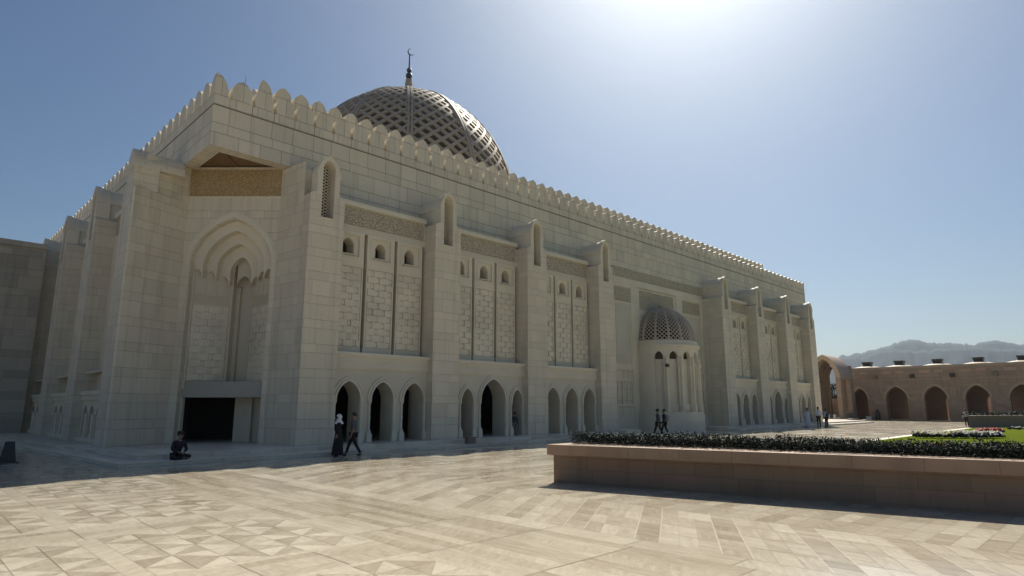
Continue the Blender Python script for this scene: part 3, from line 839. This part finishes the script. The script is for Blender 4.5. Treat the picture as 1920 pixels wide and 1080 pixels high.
# ================================================================== ARCADE beyond the lawn
AX=101.0
arc_=thing('arcade','long low pink sandstone arcade with pointed arches and small roof domes behind the lawn','arcade',(AX,20,0))
o=MB(); cs=[29.6-4.66*k for k in range(13)]
holed(o,F_left,AX,AX+1.0,-33,32.2,0,7.1,[(c,.97 if k==0 else 1.32,0,2.9,4.45 if k==0 else 4.6) for k,c in enumerate(cs)])
o.box(AX+4.6,AX+5.4,-33,32.2,0,.02)
keep(o.build('arcade_front',M['pink']),arc_)
o=MB(); holed(o,F_left,AX+4.6,AX+5.4,-33,32.2,0,7.1,[(c-1.1,.85,0,2.6,3.6) for k,c in enumerate(cs) if k in (0,1,2,3,5,7,9)])
keep(o.build('arcade_back',M['red']),arc_)
o=MB(); o.box(AX+12,AX+12.4,-40,36,0,3.6); keep(o.build('added_rear_wall',M['pinktrim']),arc_)  # wall added to block the bright ground showing through the back arches
for k,c in enumerate(cs):
    o=MB(); o.box(AX+1.0,AX+4.6 if k<3 else AX+2.0,c-2.65,c-2.0,0,7.1); keep(o.build('cross_wall',M['red']),arc_)
o=MB(); o.box(AX+1,AX+4.6,31.4,32.2,0,7.1); keep(o.build('cross_wall',M['red']),arc_)
o=MB(); o.box(AX+1.0,AX+4.6,-33,32.2,6.6,7.1)
o.box(AX-.06,AX+5.5,-33,32.2,7.1,7.42)
keep(o.build('roof',M['pinktrim']),arc_)
o=MB()
for k,c in enumerate(cs):
    h=1.32 if k else .97
    for z0,z1,a,b_ in ((5.05,5.55,-1.9,1.9),): 
        o.slab(F_left,AX-.04,AX-.001,[c+a,c+b_],z1-.08,z1); o.slab(F_left,AX-.04,AX-.001,[c+a,c+a+.08],3.6,z1-.08); o.slab(F_left,AX-.04,AX-.001,[c+b_-.08,c+b_],3.6,z1-.08)
    hood(o,F_left,AX-.06,AX-.002,c,h,2.9,4.45 if k==0 else 4.6,.05,.30)
keep(o.build('arch_frame',M['pinktrim']),arc_)
o=MB()
for c in cs: o.slab(F_left,AX-.03,AX-.001,[c-1.2,c-.2],6.45,6.85); o.slab(F_left,AX-.03,AX-.001,[c+.3,c+1.6],6.40,6.80)
keep(o.build('inlay_panel',M['red']),arc_)
for k,c in enumerate(cs):
    cy=c-.25 if k else c-.7
    o=MB(); o.lathe(AX+2.6,cy,[(2.25,7.42),(1.9,7.52),(1.3,7.66),(.8,7.74),(.6,7.76)],24); dm=o.build('roof_dome',M['roofpale'],smooth=True); keep(dm,arc_)
    o=MB(); [o.add([(AX+2.6+sx_*q*k_,cy+sy_*q*k_,zz) for zz,k_ in ((z0_,1),(z1_,r1_)) for sx_,sy_ in ((-1,-1),(1,-1),(1,1),(-1,1))],[(0,3,2,1),(4,5,6,7),(0,1,5,4),(1,2,6,5),(2,3,7,6),(3,0,4,7)]) for q,z0_,z1_,r1_ in ((.46,7.7,8.22,1.28),(.60,8.22,8.36,1.04))]
    l=o.build('lantern',M['metal']); keep(l,dm)
for k in range(8):
    yy=27.35-4.64*k
    o=MB(); o.box(AX-.28,AX-.002,yy-.27,yy+.27,5.75,6.25); o.box(AX-.33,AX-.28,yy-.2,yy+.2,5.8,6.2)
    f=o.build('wall_floodlight',M['metal'] if k in (1,2) else M['planter2'])
    tag(f,['boxy brown floodlight on the arcade wall just right of its first arch','square black floodlight on the arcade wall between its second and third arches','square black floodlight on the arcade wall between its third and fourth arches','boxy brown floodlight on the arcade wall right of its fourth arch','wall floodlight on the arcade beyond its fifth arch','wall floodlight on the arcade beyond its sixth arch','wall floodlight on the arcade beyond its seventh arch','wall floodlight on the arcade beyond its eighth arch'][k],'floodlight','floodlights along the arcade wall')

# gateway vault
gate=thing('vaulted_gateway','tall open barrel vaulted sandstone gateway at the left end of the arcade','gateway',(94,31.2,0))
GC=31.25
Fx=F_left
o=MB(); oi=arch(GC,1.45,5.6,8.35,20); oo=arch(GC,2.05,5.7,8.98,20)
for a,b_ in ((0,1),):
    o.ring(Fx,92,97.2,oi,oo)
keep(o.build('vault',M['pinktrim']),gate)
for y0,y1 in ((GC-2.05,GC-1.45),(GC+1.45,GC+2.05)):
    o=MB(); o.box(92,93.2,y0,y1,0,5.7); o.box(96,97.2,y0,y1,0,5.7); o.box(93.2,96,y0+.08,y1-.08,0,1.0 if y0<GC else 5.7)
    keep(o.build('pier',M['pink']),gate)
o=MB()
for x in (92.9,94.1,95.3): o.ring(Fx,x,x+.35,arch(GC,1.30,5.6,8.15,16),arch(GC,1.46,5.6,8.36,16))
keep(o.build('vault_rib',M['pink']),gate)
o=MB(); holed(o,Fx,97.2,97.6,GC-1.9,GC+1.9,0,7.6,[(GC+.35,.78,0,5.8,7.9-.4)]); o.slab(Fx,97.2,97.6,[p[0] for p in oi],7.6 if False else 5.7,fn(oi)) if False else None
keep(o.build('rear_screen',M['pink']),gate)
o=MB(); o.box(97.9,98.3,GC-.9,GC+2.2,0,3.0); keep(o.build('low_wall',M['red']),gate)
o=MB(); o.prism([(76.5,24.4),(92,26.4),(97.2,28.4),(97.2,34),(76.5,34)],0,.16); o.prism([(78.2,25.4),(92,27.4),(97.2,29.0),(97.2,34),(78.2,34)],.16,.32)
structure(o.build('platform',M['roofpale']))

# ================================================================== foreground PLANTER
E0=Vector((12.10,10.91)); ed=Vector((2.19,-9.23)).normalized(); en=Vector((ed.y,-ed.x))   # en points to the camera side
if en.dot(Vector((-1,-1)))<0: en=-en
plz=thing('stone_planter','long brown sandstone planter wall with overhanging coping in the right foreground','planter',(12.1,10.9,0))
def quad(p0,p1,dback,ins0,extra=0):
    """footprint from the front edge p0->p1 going back; left end runs along +x"""
    a=Vector(p0)-en*ins0+Vector((1,0))*ins0*.9; b_=Vector(p1)-en*ins0
    return [tuple(a),tuple(b_),tuple(b_-en*dback),tuple(a+Vector((dback*1.03,-.0)))]
E1=E0+ed*26
o=MB(); o.prism(quad(E0,E1,2.0,.16),0,.70); keep(o.build('planter_wall',M['planter']),plz)
o=MB(); o.prism(quad(E0,E1,2.3,0),.70,.955); cpo=o.build('coping',M['coping']); keep(cpo,plz)
bv=cpo.modifiers.new('bevel','BEVEL'); bv.width=.012; bv.segments=2
o=MB(); o.prism(quad(E0+ed*.3,E1,1.3,.38),.956,.975); keep(o.build('soil',M['soil']),plz)
# hedge: many small leaf rosettes
def leafmat(name,c1,c2):
    m,t,b=newmat(name); g,P,N=geo(t); n=noise(t,g.outputs['Position'],11.0,3); 
    i=t.nodes.new('ShaderNodeObjectInfo')
    t.links.new(mixc(t,c1,c2,((n-.3)*2.0).max(0.0).min(1.0)),b.inputs['Base Color']); b.inputs['Roughness'].default_value=.7
    b.inputs['Specular IOR Level'].default_value=.2
    return m
M['leaf']=leafmat('dark_shrub_leaf',(.012,.02,.014),(.035,.05,.038))
def leaves(o,c,rad,n,size,rr,up=.3):
    for _ in range(n):
        v=Vector((rr.gauss(0,1),rr.gauss(0,1),rr.gauss(0,1)+up)).normalized()
        p=Vector(c)+Vector((v.x*rad[0],v.y*rad[1],v.z*rad[2]))*rr.uniform(.6,1.05)
        a=v.orthogonal().normalized(); a=(Matrix.Rotation(rr.uniform(0,6.28),3,v)@a); b_=v.cross(a)
        tip=(a*.8+v*rr.uniform(.1,.9)).normalized(); s=size*rr.uniform(.6,1.25)
        o.add([p,p+tip*s*.5+b_*s*.3,p+tip*s,p+tip*s*.5-b_*s*.3],[(0,1,2,3)],rr.choice((0,0,0,1)))
hb=MB(); rr=random.Random(11)
M['leaf2']=leafmat('grey_green_leaf',(.04,.056,.042),(.09,.115,.09))
q=0.0
while q<13.5:
    q+=.085
    near=1
    for row in range(4):
        base=E0+ed*(.40+q+rr.uniform(-.05,.05))-en*(.46+row*.24+rr.uniform(-.07,.07))
        hgt=.215+.03*math.sin(q*2.1+row)+.03*math.sin(q*5.3+row*2)+rr.uniform(-.03,.04)
        r_=rr.uniform(.08,.12)
        leaves(hb,(base.x,base.y,.975+hgt*.55),(r_,r_,hgt*.55),58,.046,rr,.4)
    if rr.random()<.2:
        base=E0+ed*(.40+q)-en*(.5+rr.uniform(0,.5)); leaves(hb,(base.x,base.y,.975+.21),(.05,.05,.06),20,.045,rr,.8)
hedge=hb.build('hedge',[M['leaf'],M['leaf2']],recalc=False)
tag(hedge,'low dark green clipped hedge growing along the foreground planter','hedge')
o=MB(); o.prism(quad(E0+ed*.55,E0+ed*14,.62,.55),.976,1.10); keep(o.build('twigs',flat('dark_twigs',(.012,.016,.01),.9)),hedge)

# far planter
p2=thing('stone_planter','dark grey brown planter with clipped plants at the far right edge of the lawn','planter',(72,10,0))
G0=Vector((70.26,11.78)); gd=Vector((5.38,-3.27)).normalized(); gn=Vector((-gd.y,gd.x))*-1
if gn.dot(Vector((-1,-1)))<0: gn=-gn
def q2(ins,L,dep): 
    a=G0-gn*ins+gd*ins; return [tuple(a),tuple(a+gd*L),tuple(a+gd*L-gn*dep),tuple(a+Vector((dep*1.25,dep*.10)))]
o=MB(); o.prism(q2(.15,20,3.0),0,.85); keep(o.build('planter_wall',M['planter2']),p2)
o=MB(); o.prism(q2(0,20,3.3),.85,1.08); keep(o.build('coping',M['planter2']),p2)
o=MB(); o.box(0,.5,0,.06,0,.16); 
hb=MB(); q=1.6
while q<19:
    for row in range(3):
        b_=G0+gd*q-gn*(.6+row*.5); h_=rr.uniform(.12,.3); leaves(hb,(b_.x,b_.y,1.08+h_*.5),(.28,.28,h_*.6),16,.16,rr)
    q+=.33
tag(hb.build('hedge',[M['leaf'],M['leaf2']],recalc=False),'thin row of dark plants on top of the far grey planter','hedge')
# flower beds on the lawn
M['wf']=flat('white_petals',(.75,.72,.62),.6); M['yf']=flat('cream_petals',(.62,.58,.30),.6); M['rf']=flat('red_petals',(.42,.008,.008),.6); M['pf']=flat('pale_lilac_petals',(.45,.40,.47),.6)
def bed(pts,n,rad,h,mats,wts,name,label,size=.16,flower=.12):
    o=MB(); rr=random.Random(len(label))
    for i in range(n):
        t_=i/max(1,n-1)*(len(pts)-1); k=min(int(t_),len(pts)-2); f=t_-k
        x=pts[k][0]+(pts[k+1][0]-pts[k][0])*f+rr.uniform(-rad,rad); y=pts[k][1]+(pts[k+1][1]-pts[k][1])*f+rr.uniform(-rad,rad)
        hh=h*rr.uniform(.6,1.2)
        for _ in range(10):
            v=Vector((rr.gauss(0,1),rr.gauss(0,1),abs(rr.gauss(0,1)))).normalized(); p=Vector((x,y,.03+hh*.5))+Vector((v.x*.16,v.y*.16,v.z*hh*.5))
            a=v.orthogonal().normalized()*size; b2=v.cross(a); o.add([p-a*.5,p+b2*.35,p+a*.5,p-b2*.35],[(0,1,2,3)],0)
        if rr.random()<wts:
            m_=rr.randrange(1,len(mats))
            for _ in range(4):
                p=Vector((x+rr.uniform(-.15,.15),y+rr.uniform(-.15,.15),.03+hh+rr.uniform(-.05,.08))); o.lathe(p.x,p.y,[(.0,p.z-flower*.3),(flower*.5,p.z),(.0,p.z+flower*.4)],6,m_)
    ob=o.build(name,mats,recalc=False); tag(ob,label,'flower bed'); return ob
bed([(44.5,10.1),(45.8,8.6),(46.6,7.6),(47.8,6.8)],210,.35,.30,[M['leaf'],M['wf'],M['yf'],M['pf']],.75,'flower_bed','border of white and cream flowers with dark leaves on the lawn',.2,.16)
bed([(57.0,8.9),(57.5,8.4),(58.0,8.0)],60,.35,.2,[M['leaf'],M['rf']],.97,'flower_bed','patch of bright red flowers on the lawn behind the white border',.12,.22)
bed([(28.5,6.4),(29.2,5.7)],26,.22,.34,[M['leaf'],M['rf']],.7,'flower_bed','few orange red flowers peeping over the planter hedge',.16,.12)
bed([(66,8.3),(68.5,5.5)],60,.3,.16,[M['leaf'],M['wf'],M['yf']],.5,'flower_bed','thin pale flower row on the lawn in front of the far planter',.16,.12)
o=MB(); o.prism([(33.2,4.6),(36.6,4.9),(36.2,1.5),(33.2,1.5)],.032,.05); structure(o.build('path',M['roofpale']))
# tree beyond the gateway
def tree(loc,h,r_,label):
    t_=thing('leafy_tree',label,'tree',loc)
    o=MB(); rr=random.Random(int(loc[0]))
    o.tube([(loc[0],loc[1],0),(loc[0]+.1,loc[1],h*.3),(loc[0],loc[1]+.1,h*.6)],[.3,.22,.1],7)
    for k in range(6):
        a=k*1.05; o.tube([(loc[0],loc[1],h*.35),(loc[0]+math.cos(a)*r_*.6,loc[1]+math.sin(a)*r_*.6,h*.7)],[.12,.04],5)
    keep(o.build('trunk',flat('bark',(.09,.065,.045),.9)),t_)
    c_=MB()
    for k in range(60):
        a,b_,s=rr.uniform(0,6.28),rr.uniform(.25,1),rr.uniform(.2,1)**.5
        c=(loc[0]+math.cos(a)*r_*s*.8,loc[1]+math.sin(a)*r_*s*.8,h*b_*(1-.15*s)); leaves(c_,c,(.75,.75,.55),48,.32,rr)
    keep(c_.build('crown',[M['leaf'],M['leaf2']],recalc=False),t_)
tree((118,39.1,0),6.2,2.6,'dark bushy tree seen through the opening of the vaulted gateway')
tree((122,42.5,0),5.6,2.3,'smaller dark tree behind the bushy one beyond the vaulted gateway')

# ================================================================== small things
def cone_sign(x,y):
    t_=thing('floor_sign','black folded floor sign standing on the shaded paving at the far left edge','sign',(x,y,0))
    o=MB()
    for s_ in (-1,1):
        P=[(x-.22,y+s_*.18,.004),(x+.22,y+s_*.18,.004),(x+.13,y+s_*.02,.72),(x-.13,y+s_*.02,.72)]
        Q_=[(a,b_-s_*.025,c) for a,b_,c in P]
        o.add(P+Q_,[(0,1,2,3),(4,7,6,5),(0,4,5,1),(1,5,6,2),(2,6,7,3),(3,7,4,0)])
    keep(o.build('board',M['metal']),t_)
    o=MB(); o.box(x-.30,x+.30,y-.27,y+.27,.004,.035); keep(o.build('foot',M['metal']),t_)
cone_sign(3.32,27.7)
o=MB(); o.box(20.0,20.45,23.0,23.3,.15,.42); o.box(19.97,20.48,22.97,23.33,.42,.46); ob=o.build('step_box',M['planter2']); tag(ob,'small grey box sitting on the steps before the smallest arch','box')
def pot(x,y,z,w,h,label,grp):
    o=MB(); o.lathe(x,y,[(w*.35,z),(w*.5,z+h*.9),(w*.54,z+h*.9),(w*.54,z+h)],12); o.lathe(x,y,[(w*.46,z+h*.95),(.0,z+h*.96)],12); tag(o.build('white_planter_pot',M['white'],recalc=False),label,'pot',grp)
pot(91.0,30.0,.32,.42,.5,'white tub inside the gateway, the right one of the pair','white tubs in the gateway'); pot(91.0,30.75,.32,.42,.5,'white tub inside the gateway, the left one of the pair','white tubs in the gateway')
def bin_(x,y,label):
    o=MB(); o.box(x-.2,x+.2,y-.35,y+.35,.004,.45); o.box(x-.24,x+.24,y-.39,y+.39,.45,.52); tag(o.build('storage_box',M['white']),label,'box')
bin_(100.2,28.45,'white box standing at the right foot of the first arcade arch')
o=MB(); o.lathe(100.4,27.4,[(.3,.004),(.34,.5),(.26,1.0),(.12,1.45),(.0,1.55)],12); tag(o.build('covered_stand',M['metal']),'black covered stand on the paving just right of the first arcade arch','stand')
def speaker(x,y,z):
    o=MB(); o.box(x-.12,x+.12,y-.1,y+.1,z,z+.2); o.tube([(x,y,z+.1),(x+.25,y+.35,z+.15)],.03,5); tag(o.build('loudspeaker',M['metal']),'small dark loudspeaker fixed to the apse column','loudspeaker')
sx_,sy_,_=Fc(218,-.38,0); speaker(sx_,sy_,4.75)

# ================================================================== PEOPLE
def skin_obj(name,J,E,mat,parent,root=0,sub=1):
    """J: list of (x,y,z,r); E: edges"""
    me=bpy.data.meshes.new(name); me.from_pydata([j[:3] for j in J],E,[]); ob=bpy.data.objects.new(name,me); col.objects.link(ob)
    sk=ob.modifiers.new('s','SKIN'); sk.use_smooth_shade=True
    for i,j in enumerate(J):
        v=me.skin_vertices[0].data[i]; r_=j[3]; v.radius=(r_,r_) if not isinstance(r_,tuple) else r_
        v.use_root=(i==root)
    sb=ob.modifiers.new('d','SUBSURF'); sb.levels=sub; sb.render_levels=sub
    dg=bpy.context.evaluated_depsgraph_get(); ev=ob.evaluated_get(dg); m2=bpy.data.meshes.new_from_object(ev)
    m2.materials.clear(); m2.materials.append(mat); m2.polygons.foreach_set('use_smooth',[True]*len(m2.polygons))
    bpy.data.objects.remove(ob); o=bpy.data.objects.new(name,m2); col.objects.link(o); o.parent=parent
    return o
skinm=flat('skin',(.25,.14,.09),.5)
def person(label,loc,heading,H,pose='stand',shirt=(.03,.03,.035),legs=(.02,.02,.025),dress=None,scarf=None,long=True,hair=(.01,.008,.007),cap=None,arms=None,stride=0.0,shirtless=False,backpack=None,group=None):
    root=thing('person',label,'person',loc,group); root.rotation_euler=(0,0,heading); k=H/1.75; root.scale=(k,k,k)
    sit=pose=='sit'
    # joints; +y is forward
    hz=.13 if sit else .93
    T=[(0,0,hz,(.15,.11)),(0,.0,hz+.18,(.135,.10)),(0,.01 if not sit else .07,hz+.36,(.16,.11)),(0,.0 if not sit else .10,hz+.50,(.10,.08)),
       (0,.0 if not sit else .12,hz+.575,.052),(0,.02 if not sit else .15,hz+.66,.078),(0,.015 if not sit else .15,hz+.74,.092),(0,.0 if not sit else .14,hz+.80,.06)]
    E=[(0,1),(1,2),(2,3),(3,4),(4,5),(5,6),(6,7)]
    sh=T[3]; J=list(T); A_={}
    def add(p,r_,par): J.append((*p,r_)); E.append((par,len(J)-1)); return len(J)-1
    arms=arms or {-1:((-.25,-.04,-.28),(-.27,.04,-.53)),1:((.25,-.04,-.28),(.27,.06,-.53))}
    sy=sh[1]; sz=sh[2]-.03; armi={}
    for s_ in (-1,1):
        a=add((s_*.18,sy,sz),.055,3); e=arms[s_][0]; w=arms[s_][1]
        b_=add((e[0],sy+e[1],sz+e[2]),.042,a); c=add((w[0],sy+w[1],sz+w[2]),.028,b_)
        dv=(Vector(J[c][:3])-Vector(J[b_][:3])).normalized(); palm=Vector(J[c][:3])+dv*.075
        pi=add(palm,.034,c); sd_=dv.cross(Vector((0,1,0.01))).normalized(); up_=dv.cross(sd_)
        for f,(o_,L) in enumerate(((-.032,.07),(-.011,.085),(.011,.08),(.032,.06))):
            p1=palm+dv*.03+up_*o_; p2=p1+dv*L*.55+sd_*.01*s_; p3=p2+dv*L*.4+sd_*.02*s_
            i1=add(p1,.010,pi); i2=add(p2,.009,i1); add(p3,.007,i2)
        t1=Vector(J[c][:3])+dv*.03-up_*.04; i1=add(t1,.011,c); add(t1+dv*.05-up_*.02,.008,i1)
        armi[s_]=(a,b_,c)
    legi={}
    for s_ in (-1,1):
        if sit:
            a=add((s_*.10,.04,hz-.01),.085,0); b_=add((s_*.36,.30,hz-.02),.062,a); c=add((-s_*.06,.40 if s_>0 else .33,.06),.04,b_); d_=add((-s_*.20,.36,.045),.032,c)
            legi[s_]=(a,b_,c,d_)
        else:
            q=s_*stride; a=add((s_*.09,0,hz-.05),.088,0); b_=add((s_*.10,q*.5+.03,.49),.058,a)
            c=add((s_*.10,q-(.05 if q<0 else 0),.09 if q>=0 else .11),.038,b_); d_=add((s_*.11,q+.13-(.05 if q<0 else 0),.03),.03,c)
            legi[s_]=(a,b_,c,d_)
    hy=J[5][1]; hz6=J[6][2]
    nz=add((0,hy+.095,hz6-.02),.014,6); 
    for s_ in (-1,1): add((s_*.095,hy-.01,hz6-.02),.014,6)
    body=skin_obj('body',J,E,skinm,root)
    def cloth(name,idx,extra,mat,edges=None):
        mp={i:n for n,i in enumerate(idx)}
        JJ=[]
        for i in idx:
            j=J[i]; r_=j[3]; e_=extra.get(i,.016) if isinstance(extra,dict) else extra
            r_=(r_[0]+e_,r_[1]+e_) if isinstance(r_,tuple) else r_+e_; JJ.append((*j[:3],r_))
        EE=[(mp[a],mp[b_]) for a,b_ in E if a in mp and b_ in mp]
        return skin_obj(name,JJ,EE,mat,root)
    cl=lambda n,c: flat(n,c,.8,var=.15,scale=14)
    if not dress:
        idx=[0,1,2,3,4]+[i for s_ in (-1,1) for i in (armi[s_] if long else armi[s_][:2])]
        cloth('shirt',idx,.020,cl('shirt_cloth',shirt))
        idx=[0]+[i for s_ in (-1,1) for i in legi[s_][:3]]
        cloth('trousers',idx,.016,cl('trouser_cloth',legs))
    else:
        idx=[0,1,2,3]+[i for s_ in (-1,1) for i in armi[s_]]
        dm_=cl('robe_cloth',dress); cloth('robe_top',idx,.028,dm_)
        o=MB(); n=18; P=[]; prof=[(1.16,.175,.13),(.93,.20,.16),(.6,.22,.20),(.3,.245,.235),(.06,.26,.26)]
        for z,rx,ry in prof:
            for i in range(n):
                a=2*math.pi*i/n; w_=1+.05*math.sin(a*5+z*3); P.append((rx*math.cos(a)*w_,ry*math.sin(a)*w_,z))
        F=[(j*n+i,j*n+(i+1)%n,(j+1)*n+(i+1)%n,(j+1)*n+i) for j in range(len(prof)-1) for i in range(n)]
        o.add(P,F); rb=o.build('robe_skirt',dm_,smooth=True); rb.parent=root
    for s_ in (-1,1):
        i=legi[s_]; a,b_=Vector(J[i[2]][:3]),Vector(J[i[3]][:3]); b2=b_+(b_-a).normalized()*.05
        if not sit: a=Vector((a.x,a.y-.03,max(.045,a.z-.05))); b2.z=.04
        skin_obj('shoe',[(*a,.045),(*((a+b2)/2),.045),(*b2,.036)],[(0,1),(1,2)],flat('shoe_leather',(.015,.014,.014),.5),root)
    # hair / scarf / cap
    hx,hyy,hzz=J[6][0],J[6][1],J[6][2]
    o=MB(); P=[];n=14
    for i in range(9):
        f=math.pi*.60*i/8 if not scarf else math.pi*.80*i/8
        for j in range(n):
            a=2*math.pi*j/n; rr_=.104 if not scarf else .118
            x,y_,z=rr_*math.sin(f)*math.cos(a),rr_*1.12*math.sin(f)*math.sin(a),rr_*1.15*math.cos(f)
            if y_>.03 and z<.03: y_=.03+(y_-.03)*.15                        # face stays free
            P.append((hx+x,hyy-.012+y_,hzz+.012+z))
    F=[(i*n+j,i*n+(j+1)%n,(i+1)*n+(j+1)%n,(i+1)*n+j) for i in range(8) for j in range(n)]
    o.add(P,F)
    if scarf:
        o.lathe(hx,hyy-.01,[(.10,hzz-.06),(.11,hzz-.12),(.17,hzz-.20),(.21,hzz-.27),(.19,hzz-.29)],16)
        o.build('headscarf',cl('scarf_cloth',scarf),smooth=True).parent=root
    else:
        o.build('hair',flat('dark_hair',hair,.6),smooth=True).parent=root
    if cap:
        o=MB(); o.lathe(hx,hyy,[(.112,hzz+.02),(.115,hzz+.10),(.10,hzz+.135),(.0,hzz+.14)],14); o.box(hx-.07,hx+.07,hyy+.09,hyy+.19,hzz+.02,hzz+.035)
        o.build('cap',cl('cap_cloth',cap)).parent=root
    o=MB()
    for s_ in (-1,1): o.lathe(s_*.034,hyy+.083,[(.0,hzz-.004),(.010,hzz+.004),(.0,hzz+.012)],6)
    o.build('eyes',M['metal']).parent=root
    if backpack:
        o=MB(); P=[]; o.lathe(0,sy-.19,[(.0,sz-.42),(.12,sz-.40),(.145,sz-.25),(.13,sz-.05),(.06,sz+.03),(.0,sz+.04)],10)
        o.tube([(-.12,sy-.10,sz+.03),(-.12,sy+.10,sz-.02),(-.13,sy+.11,sz-.2),(-.14,sy-.1,sz-.34)],.018,5); o.tube([(.12,sy-.10,sz+.03),(.12,sy+.10,sz-.02),(.13,sy+.11,sz-.2),(.14,sy-.1,sz-.34)],.018,5)
        b_=o.build('backpack',cl('bag_cloth',backpack),smooth=True,recalc=False); tag(b_,'small backpack worn by the '+label.split(' ')[0]+' person','backpack'); b_.parent=None
        bpy.context.view_layer.update(); b_.matrix_world=root.matrix_world.copy()
        b_['label']='small pale backpack on the back of the dark dressed walker beside the apse' if 'apse' in label else 'dark backpack slung behind the rightmost visitor near the gateway'
    return root
CAMF=R(45)        # facing away from the camera along its view direction is heading -45deg
def head(deg): return R(deg)
lap={-1:((-.27,.05,-.24),(-.10,.24,-.33)),1:((.27,.05,-.24),(.10,.24,-.33))}
# seated: cross-legged on the lower step, facing the plaza
person('person in dark clothes and cap sitting cross-legged on the steps beside the portal',(7.3,23.35,.15),head(-170),1.62,'sit',shirt=(.012,.012,.02),legs=(.01,.01,.012),arms=lap,cap=(.012,.012,.014))
person('woman in long black robe and white headscarf walking at the foot of the steps',(12.75,22.35,.004),head(62),1.55,dress=(.008,.008,.010),scarf=(.62,.62,.62),arms={-1:((-.26,-.02,-.26),(-.36,.06,-.48)),1:((.26,-.02,-.26),(.34,.05,-.46))})
person('man with grey shirt and black trousers striding just right of the woman in white scarf',(13.35,22.25,.004),head(48),1.62,shirt=(.075,.08,.09),legs=(.008,.008,.009),long=False,stride=.30)
person('teenager in grey top and pale trousers beside the right jamb of the tallest arch',(25.6,25.5,.3),head(-60),1.25,shirt=(.07,.075,.07),legs=(.20,.20,.21),stride=.06)
person('walker in grey top and cap beside a darker companion in front of the apse',(36.0,22.7,.004),head(50),1.68,shirt=(.10,.10,.115),legs=(.008,.009,.010),stride=.28,cap=(.02,.02,.02))
person('walker in black clothes with pale backpack in front of the apse',(36.35,22.45,.004),head(20),1.68,shirt=(.008,.008,.009),legs=(.007,.007,.008),stride=-.22,backpack=(.22,.22,.24))
person('man in full-length white robe with one arm raised near the far end of the mosque',(61.3,22.6,.004),head(-60),1.72,dress=(.55,.56,.66),arms={-1:((-.25,-.02,-.28),(-.26,.05,-.5)),1:((.25,.2,-.10),(.25,.45,-.08))})
person('man in white shirt and dark trousers with hands behind his back in the far trio',(62.1,21.9,.004),head(-45),1.82,shirt=(.62,.62,.68),legs=(.01,.01,.014),arms={-1:((-.28,-.08,-.24),(-.06,-.17,-.40)),1:((.28,-.08,-.24),(.06,-.17,-.40))})
person('visitor in white top carrying a blue bag, rightmost of the far trio',(62.9,21.5,.004),head(-30),1.66,shirt=(.55,.55,.56),legs=(.012,.012,.016),backpack=(.05,.07,.13))
person('person in pale shirt standing at the left end of the far grey planter',(73.6,12.5,.004),head(-90),1.62,shirt=(.40,.42,.44),legs=(.02,.02,.03))

# ================================================================== HAZE
hm=bpy.data.materials.new('haze'); hm.use_nodes=True; t=hm.node_tree; t.nodes.clear()
pvn=t.nodes.new('ShaderNodeVolumePrincipled'); pvn.inputs['Density'].default_value=.00012; pvn.inputs['Color'].default_value=(.80,.92,1.0,1); pvn.inputs['Anisotropy'].default_value=.80
on=t.nodes.new('ShaderNodeOutputMaterial'); t.links.new(pvn.outputs[0],on.inputs['Volume'])
o=MB(); o.box(-4600,4600,-4600,4600,-3.0,400); hz_=o.build('haze',hm); hz_['kind']='stuff'
